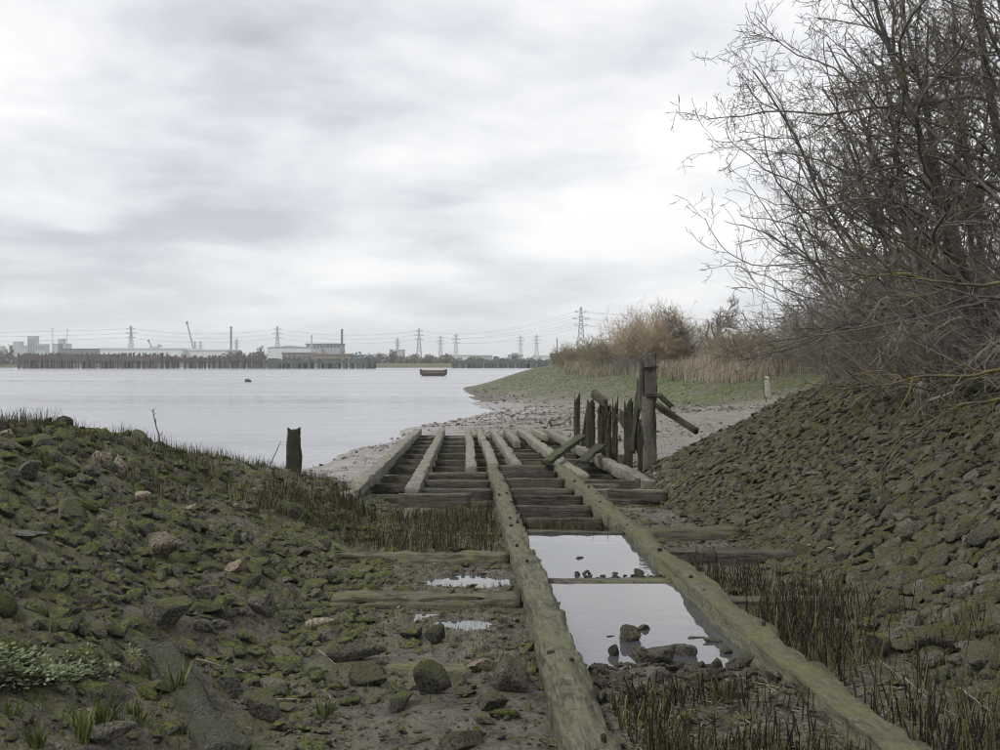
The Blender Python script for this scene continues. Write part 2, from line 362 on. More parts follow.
M['bgrey'] = m_plain('pale_cladding', (.34, .36, .39), (.42, .44, .47), .2)
M['bwhite'] = m_plain('white_cladding', (.56, .58, .60), (.68, .70, .72), .2)
M['bdark'] = m_plain('dark_cladding', (.12, .13, .14), (.20, .21, .22), .2)
M['bbrick'] = m_plain('brown_brick', (.20, .165, .14), (.30, .26, .23), .3)
M['bblue'] = m_plain('blue_roof', (.20, .29, .36), (.30, .39, .46), .2)
M['glass'] = m_plain('dark_glazing', (.04, .05, .06), (.08, .09, .10), .5, .3, .5)
M['steel'] = m_plain('galvanised_steel', (.22, .225, .23), (.32, .325, .33), .5, .6, .4)
M['hull'] = m_plain('barge_hull', (.035, .030, .030), (.09, .075, .065), 1.2)
M['deck'] = m_plain('barge_top', (.16, .13, .11), (.27, .23, .19), 1.0)
M['conc2'] = m_plain('weathered_concrete', (.16, .145, .125), (.30, .28, .25), 1.1)

# ------------------------------------------------------------------ ground sheet, river, pools
def lines(dense, lo, hi, first, g):
    out = list(dense); s = first; x = dense[-1]
    while x < hi: x += s; s *= g; out.append(min(x, hi))
    s = first; x = dense[0]; pre = []
    while x > lo: x -= s; s *= g; pre.append(max(x, lo))
    return np.array(sorted(set(pre+out)))
XL = lines(np.arange(-9, 11.01, .09), -3000, 3000, .12, 1.13)
YL = lines(np.concatenate([np.arange(4.6, 33, .09), np.arange(33.1, 75, .28)]), -120, 4200, .35, 1.065)
YL = np.array(sorted(set(list(YL)+list(np.arange(640, 740, 6.0)))))
def build_ground():
    X, Y = np.meshgrid(XL, YL); z, mk = land(X, Y, True, True)
    ny, nx = X.shape; V = np.stack([X, Y, z], -1).reshape(-1, 3)
    i = np.arange(ny*nx).reshape(ny, nx); F = np.stack([i[:-1, :-1], i[:-1, 1:], i[1:, 1:], i[1:, :-1]], -1).reshape(-1, 4)
    e, d, u = mk['e'], mk['d'], mk['u']
    bank = np.clip(mk['bankL']+mk['bankR'], 0, 1)
    moss = np.clip(.15+.85*mk['bankL']+.9*mk['bankR']+.45*(1-sstep(-1.5, .5, u))*(Y < 25), 0, 1)
    grass = np.clip(sstep(-3, 6, e+fbm(X, Y, .07, 4, 50)*7), 0, 1)*(Y < 560)+(Y > 560)*1.0
    out = (Y > 24.5)*(1-bank)*(1-sstep(-3.0, -2.6, u)*(1-sstep(5.0, 5.4, u))*(1-sstep(58.5, 60.5, Y)))
    silt = out*(1-sstep(2.0, 7.5, d+3.0*fbm(X, Y, .25, 4, 51)))*(Y < 110)*.85*(1-sstep(2, 10, X))
    peb = out*(1-grass)*sstep(1, 6, d)
    me = mk_mesh('ground', V, [F], M['ground'], True, attrs=dict(moss=moss.ravel(), pebble=peb.ravel(), silt=silt.ravel(), grass=grass.ravel()))
    tag(mk_obj('ground', me), kind='structure')
build_ground()
def sheet(name, pts, z, mat):
    me = mk_mesh(name, [(x, y, z) for x, y in pts], [np.array([list(range(len(pts)))])] if len(pts) in (3, 4) else [], mat)
    return tag(mk_obj(name, me), kind='structure')
sheet('river', [(-3000, 5), (3000, 5), (3000, 1200), (-3000, 1200)], WATER, M['river'])
sheet('slipway_pool', [(uX(UL+.08, 13.55), 13.55), (uX(UR-.08, 13.55), 13.55), (uX(UR-.08, 17.25), 17.25), (uX(UL+.08, 17.25), 17.25)], POOL_A, M['pool'])
sheet('slipway_pool', [(uX(UL+.08, 8.9), 8.9), (uX(UR-.08, 8.9), 8.9), (uX(UR-.08, 13.2), 13.2), (uX(UL+.08, 13.2), 13.2)], POOL_B, M['pool'])
for (a, b, rx, ry, lv) in PUD:
    sheet('puddle', [(a-rx*1.35, b-ry*1.35), (min(a+rx*1.35, uX(UL-.1, b)), b-ry*1.35), (min(a+rx*1.35, uX(UL-.1, b)), b+ry*1.35), (a-rx*1.35, b+ry*1.35)], lv, M['pool'])

# ------------------------------------------------------------------ timber
def baulk_mesh(name, Lz, w, h, mat, seed, seg=.16, rough=.012, jag=0, taper=0, round_=.075, wear=.0, split=0):
    """a weathered timber along +Z, w across X, h across Y, centred"""
    rg = np.random.default_rng(seed); n = max(3, int(Lz/seg)+1)
    c = []; k = 5
    for sx, sy in ((1, 1), (-1, 1), (-1, -1), (1, -1)):
        pass
    per = []
    q = round_
    side = np.linspace(-1+q*1.6, 1-q*1.6, k)
    for t in side: per.append((t, 1.0))
    per.append((1-q*.4, 1-q*.4))
    for t in side[::-1]: per.append((1.0, t))
    per.append((1-q*.4, -1+q*.4))
    for t in side[::-1]: per.append((t, -1.0))
    per.append((-1+q*.4, -1+q*.4))
    for t in side: per.append((-1.0, t))
    per.append((-1+q*.4, 1-q*.4))
    per = np.array(per); m = len(per); ang = np.arange(m)
    zz = np.linspace(0, Lz, n)
    A, Zz = np.meshgrid(ang, zz)
    so = rg.integers(0, 9999)
    disp = 1+rough/min(w, h)*2*(fbm(A*.6+so, Zz*1.3, 1.0, 3, int(so))+.7*fbm(A*2.1, Zz*5+so, 1.0, 2, int(so)+5))
    gro = fbm(A*1.7+so, Zz*.12, 1.0, 2, int(so)+9)      # long splits along the grain
    disp = disp-np.clip(gro-.15, 0, 1)*rough*6/min(w, h)*.5
    edge = (np.minimum(np.abs(per[:, 0]), np.abs(per[:, 1])) > .55)*1.0
    disp = disp-edge[None, :]*np.clip(fbm(A*.3+so, Zz*1.1+3, 1.0, 3, int(so)+11)+wear-.1, 0, .6)*.5
    tp = 1-taper*(Zz/Lz)
    x = per[None, :, 0]*w/2*disp*tp; y = per[None, :, 1]*h/2*disp*tp
    bx = fbm(zz*.25+so, zz*0, 1.0, 2, int(so)+20)*rough*1.5; by = fbm(zz*.25+so, zz*0+7, 1.0, 2, int(so)+21)*rough*1.5
    x = x+bx[:, None]; y = y+by[:, None]; Z = Zz.copy()
    if jag:
        j = (_hash(np.floor(ang*.55).astype(int), ang*0, int(so))**1.3)*jag+_hash(ang, ang*0+3, int(so))*.15*jag
        wgt = np.clip((Zz-(Lz-jag*1.6))/(jag*1.6), 0, 1); Z = Z-wgt*j[None, :]
    V = np.stack([x, y, Z], -1).reshape(-1, 3)
    i = np.arange(n*m).reshape(n, m); ir = np.roll(i, -1, 1)
    F = np.stack([i[:-1], i[1:], ir[1:], ir[:-1]], -1).reshape(-1, 4)
    F = F[:, ::-1] if False else F
    inner0 = V[i[0]]*np.array([.55, .55, 1]); c0 = len(V); V = np.vstack([V, inner0])
    topi = V[i[-1]]*np.array([.55, .55, 1]); topi[:, 2] -= (jag*.45 if jag else 0)
    c1 = len(V); V = np.vstack([V, topi]); b0 = np.arange(m)+c0; b1 = np.arange(m)+c1
    F2 = np.stack([b0, i[0], ir[0], np.roll(b0, -1)], -1); F3 = np.stack([i[-1], b1, np.roll(b1, -1), ir[-1]], -1)
    V = np.vstack([V, V[b0].mean(0)[None], V[b1].mean(0)[None]-np.array([[0, 0, jag*.3]])]); e0 = len(V)-2; e1 = len(V)-1
    T1 = np.stack([np.full(m, e0), b0, np.roll(b0, -1)], -1); T2 = np.stack([b1, np.full(m, e1), np.roll(b1, -1)], -1)
    me = mk_mesh(name, V, [F, F2, F3, T1, T2], mat, True)
    bm = bmesh.new(); bm.from_mesh(me); bmesh.ops.recalc_face_normals(bm, faces=bm.faces)
    bm.to_mesh(me); bm.free()
    return me
_bs = [100]; MAT = {}
def baulk(name, p0, p1, w, h, mat, parent=None, up=(0, 0, 1), roll=0, **kw):
    """timber whose axis runs p0 -> p1; h is measured along `up`"""
    p0 = Vector(p0); p1 = Vector(p1); z = (p1-p0).normalized(); upv = Vector(up)
    if abs(z.dot(upv)) > .97: upv = Vector((0, 1, 0))
    y = (upv-z*upv.dot(z)).normalized(); x = y.cross(z)
    _bs[0] += 1
    me = baulk_mesh(name, (p1-p0).length, w, h, M[mat], _bs[0], **kw)
    o = bpy.data.objects.new(name, me)
    m3 = Matrix((x, y, z)).transposed().to_4x4()
    if roll: m3 = m3 @ Matrix.Rotation(roll, 4, 'Z')
    if parent is None:
        o.matrix_world = Matrix.Translation(p0) @ m3; link(o)
    else:
        link(o, parent); o.matrix_local = Matrix.Translation(p0-parent.location) @ m3; MAT[o.name] = Matrix.Translation(p0-parent.location) @ m3
    return o
def sp(u, Y, dz=0): return (uX(u, Y), Y, Zs(Y)+dz)

slip = empty('slipway', sp(1.85, 20, -.6), 'derelict timber slipway of long mossy rails and cross beams running down to the river', 'slipway')
RW, RH = .35, .38
railL = baulk('rail', sp(UL, 5.9, -RH/2-.02), sp(UL, 31.6, -RH/2), RW, RH, 'rail', slip, rough=.032, wear=.30, seg=.09)
railR = baulk('rail', sp(UR, 5.0, -RH/2-.02), sp(UR, 31.6, -RH/2), RW, RH, 'rail', slip, rough=.030, wear=.26, seg=.09)
# iron bolt stubs along the rails
bme = {}
def stub_mesh(seed):
    rg = np.random.default_rng(seed); n = 7; V = []; 
    for r, z in ((.034, -.04), (.036, .012), (.026, .03), (.012, .034)):
        for k in range(n):
            a = k/n*6.283; rr = r*(1+.35*(rg.random()-.5)); V.append((rr*math.cos(a), rr*math.sin(a), z*(1+.4*(rg.random()-.5))))
    F = [[j*n+k, j*n+(k+1) % n, (j+1)*n+(k+1) % n, (j+1)*n+k] for j in range(3) for k in range(n)]
    V.append((0, 0, .034)); T = [[3*n+k, 3*n+(k+1) % n, len(V)-1] for k in range(n)]
    return mk_mesh('bolt', V, [F, T], M['iron'], True)
stubs = [stub_mesh(s) for s in range(4)]
for rail, u in ((railL, UL), (railR, UR)):
    y = 7.0; k = 0
    while y < 26:
        for s in (-1, 1):
            if random.random() < .33:
                yy = y+random.uniform(-.5, .5); o = bpy.data.objects.new('bolt', random.choice(stubs)); link(o, rail)
                P = Vector(sp(u+s*random.uniform(.03, .12), yy, -.005))
                o.matrix_local = MAT[rail.name].inverted() @ (Matrix.Translation(P-slip.location) @ Matrix.Rotation(random.random()*6, 4, 'Z') @ Matrix.Diagonal((random.uniform(.5, 1.1), random.uniform(.5, 1.1), random.uniform(.3, .7), 1)))
        y += 1.05
# launching cradle at the river end: long beams on top of cross beams
for (u, ya, yb, mt, w) in ((-2.62, 22.4, 59.5, 'beam', .40), (-1.2, 24.3, 59.8, 'beam', .34), (.22, 31.0, 59.6, 'beam', .33), (.90, 32.2, 46.4, 'beam', .33), (.86, 46.9, 59.9, 'beam', .33),
                       (1.66, 32.4, 42.2, 'beam', .32), (1.62, 42.6, 59.7, 'beam', .34), (2.36, 46.5, 59.5, 'beam', .33), (3.2, 28.3, 59.9, 'beam', .36),
                       (3.95, 51.2, 59.3, 'beam', .32), (4.7, 26.6, 59.6, 'beam', .36)):
    j = random.uniform(-.03, .03)
    baulk('long_beam', sp(u, ya, -.17+j), sp(u+random.uniform(-.05, .05), yb, -.17), w, .34, mt, slip, rough=.018, wear=.14, seg=.2)
for i, Y in enumerate((24.6, 26.3, 29.7, 33.0, 36.3, 39.6, 43.0, 46.3, 49.8, 53.4, 57.0, 59.6)):
    u0, u1 = -2.75, 4.9
    if Y < 30: u1 = UL-.2
    for (a, b) in ((u0, -1.3), (-1.1, u1)):
        j = random.uniform(-.06, .05)
        baulk('cross_beam', (uX(a, Y), Y+random.uniform(-.12, .12), Zs(Y)-.55+j), (uX(b, Y), Y+random.uniform(-.12, .12), Zs(Y)-.55+random.uniform(-.05, .05)), .24, .32, 'cross', slip, rough=.02, wear=.1, seg=.25)
# bay between the rails
for Y, dz, hh in ((17.45, -.07, .34), (18.7, -.26, .34), (20.2, -.20, .36), (22.0, -.18, .36), (23.9, -.16, .38), (25.9, -.16, .36), (28.0, -.12, .36), (30.2, -.10, .36), (31.7, -.04, .3)):
    baulk('cross_beam', (uX(UL+.16, Y), Y, Zs(Y)+dz-hh/2), (uX(UR-.16, Y), Y+random.uniform(-.08, .08), Zs(Y)+dz-hh/2), .23, hh, 'cross', slip, rough=.018, seg=.2)
baulk('cross_beam', (uX(UL+.15, 13.38), 13.38, POOL_A+.075-.15), (uX(UR-.15, 13.38), 13.38, POOL_A+.07-.15), .20, .30, 'rail', slip, rough=.01, seg=.15)
# planks lapping the lower left corner of the rails
for (Y, a, b, dz, hh, mt) in ((23.7, -1.5, .15, -.10, .46, 'cross'), (25.7, -1.45, .7, -.16, .36, 'cross'), (27.6, -1.3, .72, -.12, .34, 'cross'), (29.6, -1.0, .72, -.08, .32, 'cross')):
    baulk('cross_beam', (uX(a, Y), Y, Zs(Y)+dz-hh/2), (uX(b, Y), Y+random.uniform(-.1, .1), Zs(Y)+dz-hh/2), .36, hh, mt, slip, rough=.02, seg=.2)
baulk('cross_beam', (uX(-2.3, 23.3), 23.3, Zs(23.3)-.50), (uX(-1.45, 23.3), 23.35, Zs(23.3)-.50), .3, .3, 'cross', slip, rough=.02, seg=.2)
# right-hand cross beams reaching towards the stone bank
for (Y, a, b, dz, hh, mt) in ((27.3, 3.05, 5.05, -.10, .40, 'cross'), (28.3, 3.1, 4.7, -.22, .32, 'cross'), (25.2, 3.05, 4.75, -.14, .34, 'beam'), (26.4, 3.0, 3.9, -.12, .3, 'cross'),
                              (18.0, 3.0, 4.75, -.10, .34, 'cross'), (15.6, 3.0, 5.4, -.12, .34, 'cross'), (12.5, 3.0, 4.85, -.16, .3, 'cross')):
    baulk('sleeper', (uX(a, Y), Y, Zs(Y)+dz-hh/2), (uX(b, Y), Y+random.uniform(-.15, .15), Zs(Y)+dz-hh/2), .34, hh, mt, slip, rough=.024, seg=.18, wear=.12)
for k in range(4):
    Y = 27.3; u = 4.45+k*.2
    baulk('chock', (uX(u, Y-.22), Y-.22-random.uniform(0, .08), Zs(Y)-.42), (uX(u, Y-.22), Y-.24, Zs(Y)-.06+random.uniform(-.05, .06)), .13, .14, 'cross', slip, rough=.012, jag=.05)
# left-hand sleepers sunk in the mud
for (Y, a, b, dz) in ((15.7, -2.5, .68, -.13), (12.6, -1.6, .68, -.15), (9.75, -.85, .68, -.16), (18.6, -2.3, .68, -.2)):
    baulk('sleeper', (uX(a, Y), Y+.15, Zs(Y)+dz-.26), (uX(b, Y), Y, Zs(Y)+dz-.22), .36, .30, 'sleeper', slip, rough=.06, seg=.10, wear=.45)

tag(baulk('loose_beam_block', (uX(3.35, 24.4), 24.4, Zs(24.4)-.18), (uX(4.65, 24.0), 24.05, Zs(24.4)-.2), .28, .24, 'block', rough=.03, seg=.14), 'reddish brown timber block lying beside the right rail below the stone bank', 'timber')
a, b = at(546, 466, 31.4), at(582, 438, 37.2)
tag(baulk('fallen_plank', (a.x, a.y, Zs(31.4)+.10), (b.x, b.y, Zs(37)+.62), .30, .12, 'post', rough=.02, jag=.18, seg=.15), 'dark mossy plank lying slantwise across the slipway beams', 'plank')
a, b = at(583, 470, 32.5), at(601, 443, 36.5)
tag(baulk('fallen_plank', (a.x, a.y, Zs(33)+.02), (b.x, b.y, Zs(36)+.35), .34, .08, 'post', rough=.02, jag=.3, seg=.15), 'curved splintered plank leaning below the row of rotten posts', 'plank')
a = ray(612, 466); 
tag(baulk('squared_log', (a.x-.3, a.y+3.6, land(a.x-.3, a.y+3.6)+.14), (a.x+.55, a.y, land(a.x+.55, a.y)+.16), .36, .34, 'block', rough=.02, seg=.16), 'short squared brown log lying below the rotten posts', 'log')

# ------------------------------------------------------------------ rotten posts
def post(px, py, top, wpx, label, D=None, mat='post', lean=(0, 0), jag=.25, hr=1.0, group=None, name='rotten_post'):
    g = ray(px, py) if D is None else None
    if D is not None: g = Vector(((px-500)/FPX*D, D, float(land(np.array([(px-500)/FPX*D]), np.array([D]))[0])))
    D = g.y; ht = (ZC-(top-HOR)/FPX*D)-g.z; w = wpx*(.8 if group else 1)/FPX*D
    o = baulk(name, (g.x, g.y, g.z-.35), (g.x+lean[0]*ht, g.y+lean[1]*ht, g.z+ht), w, w*hr, mat, rough=.045, jag=jag*1.35, seg=.09, wear=.2, taper=.10, roll=random.uniform(-.2, .2))
    tag(o, label, 'post', group); return o, g, ht
G = 'rotten posts beside the slipway'
post(293, 487, 427, 14.5, 'lone dark square post with toothed top standing on the grassy left bank by the water', D=29.8, jag=.07, name='mooring_post')
post(576, 443, 391, 8, 'straight mossy post ending the row, farthest from the tall grey post', D=43, jag=.35, group=G)
post(581, 446, 397, 8, 'dark post leaning towards the shore beside the end post', D=42, lean=(.13, 0), jag=.3, group=G)
post(591, 447, 398, 10, 'broad mossy post with splintered crown, third from the row\'s outer end', D=40.5, jag=.3, group=G)
post(594, 450, 410, 8, 'blackened slanting stake between the broad posts', D=39.3, lean=(.22, 0), jag=.3, group=G)
post(601, 450, 401, 9, 'post whose head is split by a slanting brace in the row', D=38.3, jag=.35, group=G)
post(608, 453, 392, 8, 'tall forked post with two narrow spikes in the row', D=37, jag=.75, group=G)
post(614.5, 454, 391, 7, 'narrow spiky post standing right against the tall forked one', D=36.6, jag=.6, group=G)
post(611, 456, 417, 8, 'black raking prop leaning between the forked post and the notched post', D=35.6, lean=(.45, 0), jag=.25, group=G)
post(628, 460, 394, 10.5, 'thick notched post with a gap in its top beside the tall grey post', D=34, jag=.5, group=G)
post(640, 469, 420, 6, 'thin low stake at the foot of the tall grey post', D=29.4, jag=.4, group=G)
def tall_post():
    D = 30.2; g = Vector((at(649, 460, D).x, D, 0)); g.z = float(land(np.array([g.x]), np.array([g.y]))[0])
    H = ZC-(351-HOR)/FPX*D-g.z
    r = empty('tall_post', (g.x, g.y, g.z), 'tall grey squared post with a scarfed top block and broken bracket', 'post')
    baulk('shaft', (g.x, g.y, g.z-.4), (g.x, g.y, g.z+H*.63), .40, .36, 'postG', r, rough=.02, seg=.11, wear=.1)
    baulk('head_block', (g.x+.02, g.y-.05, g.z+H*.60), (g.x+.02, g.y-.05, g.z+H), .33, .27, 'postG', r, rough=.02, jag=.10, seg=.08)
    baulk('scarf_plank', (g.x-.22, g.y+.08, g.z+H*.52), (g.x-.20, g.y+.08, g.z+H*.97), .12, .3, 'postG', r, rough=.015, jag=.12, seg=.1)
    baulk('iron_strap', (g.x-.20, g.y-.2, g.z+H*.86), (g.x+.22, g.y-.2, g.z+H*.87), .03, .05, 'iron', r, rough=.006, seg=.06)
    baulk('bracket', (g.x-.12, g.y-.22, g.z+H*.655), (g.x+.30, g.y-.20, g.z+H*.64), .11, .12, 'block', r, rough=.02, seg=.08)
    baulk('bracket', (g.x+.26, g.y-.2, g.z+H*.655), (g.x+.68, g.y-.1, g.z+H*.54), .11, .14, 'block', r, rough=.02, jag=.12, seg=.08)
tall_post()
a = at(657, 404, 31.2); b = at(697, 430, 29.6)
tag(baulk('raking_strut', (b.x, b.y, b.z-.05), (a.x-.05, a.y, a.z), .15, .15, 'post', rough=.02, jag=.1, seg=.15), 'mossy raking strut leaning from the tall grey post down to the stones', 'strut')
a = at(628, 392, 34.0); b = at(645, 428, 33.2)
a = at(633, 398, 33.8); b = at(641, 378, 33.2)
tag(baulk('wedge_plank', (a.x-.05, a.y, a.z-1.75), (b.x, b.y, b.z), .10, .26, 'post', rough=.02, jag=.4, seg=.12), 'black splintered plank leaning on the back of the tall grey post', 'plank')
a = at(593, 393, 39.6); b = at(606, 404, 37.4)
tag(baulk('slanting_brace', (b.x, b.y, b.z), (a.x, a.y, a.z), .14, .32, 'post', rough=.02, jag=.2, seg=.12), 'slanting brace lodged across the heads of the rotten posts', 'brace')
a = at(634, 428, 34.6); b = at(642, 444, 33.4)
tag(baulk('slanting_brace', (b.x+.25, b.y, b.z-.75), (a.x-.5, a.y, a.z+.55), .12, .26, 'post', rough=.02, jag=.2, seg=.12), 'dark plank leaning between the notched post and the tall grey post', 'brace')
# ------------------------------------------------------------------ stones
def ico(sub):
    bm = bmesh.new(); bmesh.ops.create_icosphere(bm, subdivisions=sub, radius=1); bm.verts.ensure_lookup_table()
    V = np.array([v.co[:] for v in bm.verts]); F = np.array([[v.index for v in f.verts] for f in bm.faces]); bm.free(); return V, F
I1, I2, I3 = ico(1), ico(2), ico(3)
def rock(seed, base, cuts=8, lo=.5, hi=.85, dims=(1, .72, .5), noise=.05, hard=1.0):
    rg = np.random.default_rng(seed); V, F = base; V = V.copy()
    nn = nrm(rg.normal(size=(cuts, 3))); dd = rg.uniform(lo, hi, cuts)
    for n_, d_ in zip(nn, dd):
        p = V@n_; k = p > d_; V[k] -= np.outer((p[k]-d_)*hard, n_)
    V += noise*rg.normal(size=V.shape)*(.5 if len(V) > 100 else 1)*.5
    V = V*np.array(dims)*(1+.12*rg.normal(size=3)); V /= np.abs(V[:, :2]).max()
    return V, F
SMALL = [rock(200+i, I1, 9, .34, .7, (1, .60+.12*(i % 3), .36+.06*(i % 4)), .06) for i in range(18)]
MED = [rock(300+i, I2, 13, .32, .68, (1, .60+.12*(i % 3), .36+.07*(i % 4)), .035) for i in range(18)]
MEDS = [rock(340+i, I2, 12, .36, .72, (1, .62+.12*(i % 3), .38+.08*(i % 4)), .045, .88) for i in range(18)]
BIG = [rock(400+i, I3, 13, .38, .72, (1, .75+.08*(i % 3), .55+.07*(i % 4)), .016) for i in range(14)]
def frames(nrmv, yaw, tilt, rg):
    n = nrm(nrmv+rg.normal(size=nrmv.shape)*tilt[:, None]); ref = np.stack([np.cos(yaw), np.sin(yaw), 0*yaw], -1)
    x = nrm(ref-n*(ref*n).sum(-1, keepdims=True)); y = np.cross(n, x); return np.stack([x, y, n], -1)
def scatter_stones(X, Y, size, yaw, tilt, rg, zs=1.0, sink=.15, protos=SMALL):
    """-> dict of arrays for stones resting on the ground"""
    z = land(X, Y); Rm = frames(gnorm(X, Y, .2), yaw, tilt, rg)
    zsc = zs*rg.uniform(.8, 1.25, len(X)); off = size*.5*zsc*(.5-sink)
    P = np.stack([X, Y, z], -1)+Rm[:, :, 2]*off[:, None]
    return dict(P=P, R=Rm, s=size, zs=zsc, k=rg.integers(0, len(protos), len(X)), t=rg.random(len(X)), protos=protos)
def stone_stuff(name, S, idx, mat, parent=None):
    Vs = []; Fs = []; Ts = []; off = 0
    for k in range(len(S['protos'])):
        ii = idx[S['k'][idx] == k]
        if not len(ii): continue
        V, F = S['protos'][k]; sc = np.stack([S['s'][ii]*.5, S['s'][ii]*.5, S['s'][ii]*.5*S['zs'][ii]], -1)
        W = np.einsum('nij,nvj->nvi', S['R'][ii], V[None]*sc[:, None])+S['P'][ii][:, None]
        nv = len(V); Vs.append(W.reshape(-1, 3)); Fs.append((F[None]+(np.arange(len(ii))*nv)[:, None, None]+off).reshape(-1, 3)); Ts.append(np.repeat(S['t'][ii], nv)); off += nv*len(ii)
    V = np.vstack(Vs)
    if parent is not None: V = V-np.array(parent.location)
    me = mk_mesh(name, V, [np.vstack(Fs)], M[mat], False, tint=np.concatenate(Ts))
    o = mk_obj(name, me, parent); o['kind'] = 'stuff'; return o
def proto_meshes(name, protos, mat, zvar=1): return [mk_mesh(name, V, [F], M[mat], False) for V, F in protos]
def stone_parts(S, idx, mat, parent, name='stone'):
    pm = proto_meshes(name, S['protos'], mat)
    for i in idx:
        o = bpy.data.objects.new(name, pm[S['k'][i]]); link(o, parent)
        s = S['s'][i]*.5; m = np.eye(4); m[:3, :3] = S['R'][i]*np.array([s, s, s*S['zs'][i]]); m[:3, 3] = S['P'][i]-np.array(parent.location)
        o.matrix_local = Matrix(m.tolist())
def in_view(P, pad=12):
    x, y = topx(P); return (x > -pad) & (x < 1000+pad) & (y < 750+pad) & (P[:, 1] > 3)
def split_largest(S, n=300):
    vis = in_view(S['P']); score = np.where(vis, S['s']/S['P'][:, 1], 0); order = np.argsort(-score)
    return order[:n], order[n:]
def merge(*L):
    return {k: (L[0]['protos'] if k == 'protos' else np.concatenate([l[k] for l in L])) for k in L[0]}
BL = [
 (160, 560, 40, 0, 'stoneB', 'angular brown block with a pale top halfway up the rubble bank', (1, .8, .9), .4),
 (236, 573, 30, 1, 'stoneT', 'pale-topped brown stone at the foot of the rubble bank', (1, .8, .8), 1.2),
 (101, 463, 19, 2, 'stoneT', 'pale tan pointed stone near the crest of the rubble bank', (1, .8, 1.2), .3),
 (118, 474, 20, 3, 'stoneT', 'rounded brown stone just below the pale pointed one', (1, .8, .9), 2),
 (92, 477, 26, 4, 'stoneL', 'mossy dark boulder under the pale stones on the crest', (1, .8, .8), 1.1),
 (190, 514, 14, 5, 'stoneT', 'small orange-tan stone in the grass of the bank', (1, .9, 1), .7),
 (238, 510, 13, 6, 'stoneT', 'small pinkish white stone lying in the bank grass', (1, .7, .6), 2.2),
 (143, 501, 16, 7, 'stoneT', 'dull tan stone in the grass between two dark rocks', (1, .8, .8), .2),
 (22, 540, 46, 8, 'stoneG', 'broad dark grey slab set in the rubble bank', (1, .8, .55), .15),
 (24, 480, 40, 9, 'stoneG', 'long grey slab near the top of the rubble bank', (1, .6, .7), 2.6),
 (4, 440, 16, 10, 'stoneT', 'tan stone in the crevice at the top of the bank', (1, .8, .8), .2),
 (165, 632, 46, 11, 'stoneL', 'dark overhanging rock with a shadowed hollow below the leafy weeds\' slope', (1, .8, .9), .5),
 (345, 664, 74, 12, 'stoneM', 'long moss-covered slab beside the sunken sleepers', (1, .55, .55), .1),
 (434, 696, 44, 13, 'stoneM', 'upright rounded boulder with olive moss in the mud', (1, .8, 1.35), .3),
 (512, 692, 56, 0, 'stoneM', 'domed boulder thick with bright moss beside the left rail', (1, .75, .85), 2.1),
 (482, 672, 34, 1, 'stoneT', 'brown block lying behind the domed mossy boulder', (1, .7, .7), .3),
 (462, 752, 52, 2, 'stoneM', 'green boulder at the lower end of the mud by the left rail', (1, .8, .7), .6),
 (366, 686, 38, 3, 'stoneM', 'flat squared green stone in front of the long mossy slab', (1, .7, .5), .1),
 (436, 642, 34, 4, 'stoneM', 'dark mossy rock above the long sleeper in the mud', (1, .8, .9), 1.7),
 (412, 640, 24, 5, 'stoneL', 'small dark rock beside the mossy one above the sleeper', (1, .8, .8), .9),
 (260, 616, 36, 6, 'stoneL', 'wedge-shaped dark rock at the toe of the rubble bank', (1, .7, .8), 2.9),
 (320, 630, 30, 7, 'stoneT', 'flat pinkish-brown stone in the mud below the puddles', (1, .6, .45), .2),
 (305, 556, 30, 8, 'stoneM', 'mossy rock at the edge of the reed stubble', (1, .8, .9), 1),
 (262, 720, 52, 9, 'stoneM', 'low dark boulder behind the thin stick near the concrete beam', (1, .8, .7), .7),
 (490, 712, 34, 10, 'stoneM', 'oblong mossy stone in front of the domed boulder', (1, .6, .6), .3),
 (398, 712, 40, 11, 'stoneM', 'low flat green stone in front of the upright boulder', (1, .7, .5), 1.3),
 (100, 745, 60, 12, 'stoneL', 'dark rounded rock behind a bright grass tuft near the weeds', (1, .8, .7), .3),
 (958, 660, 78, 13, 'stoneM', 'large square-cut mossy block below the stone bank', (1, .6, .75), .1),
 (942, 598, 38, 0, 'stoneM', 'flat-topped mossy block at the toe of the stone bank', (1, .7, .7), .2),
 (900, 616, 36, 2, 'stoneM', 'tilted green slab between the two mossy blocks', (1, .7, .5), .4),
 (868, 632, 26, 5, 'stoneL', 'dark rounded rock among the stubble beside the right rail', (1, .8, .9), .4),
 (805, 560, 26, 6, 'stoneL', 'grey rock lying on the end of a right-hand sleeper', (1, .7, .7), .4),
 (880, 655, 40, 7, 'stoneL', 'mossy dark stone next to the large square-cut block', (1, .8, .7), 1.4),
]
EXC = []
for (px, py, w, k, mt, lb, dm, yw) in BL:
    g = ray(px, py); EXC.append((g.x, g.y+.35*w/FPX*g.y*.5, w/FPX*g.y*.5))
_a = ray(160, 662); _b = ray(236, 752)
for _t in np.linspace(0, 1.1, 14): EXC.append((_a.x+(_b.x-_a.x)*_t, _a.y+(_b.y-_a.y)*_t, .24))
def clear_of(X, Y, f=1.0):
    ok = np.ones(len(X), bool)
    for (a, b, r) in EXC: ok &= np.hypot(X-a, (Y-b)*.8) > r*f+.03
    return ok
rg = np.random.default_rng(5)
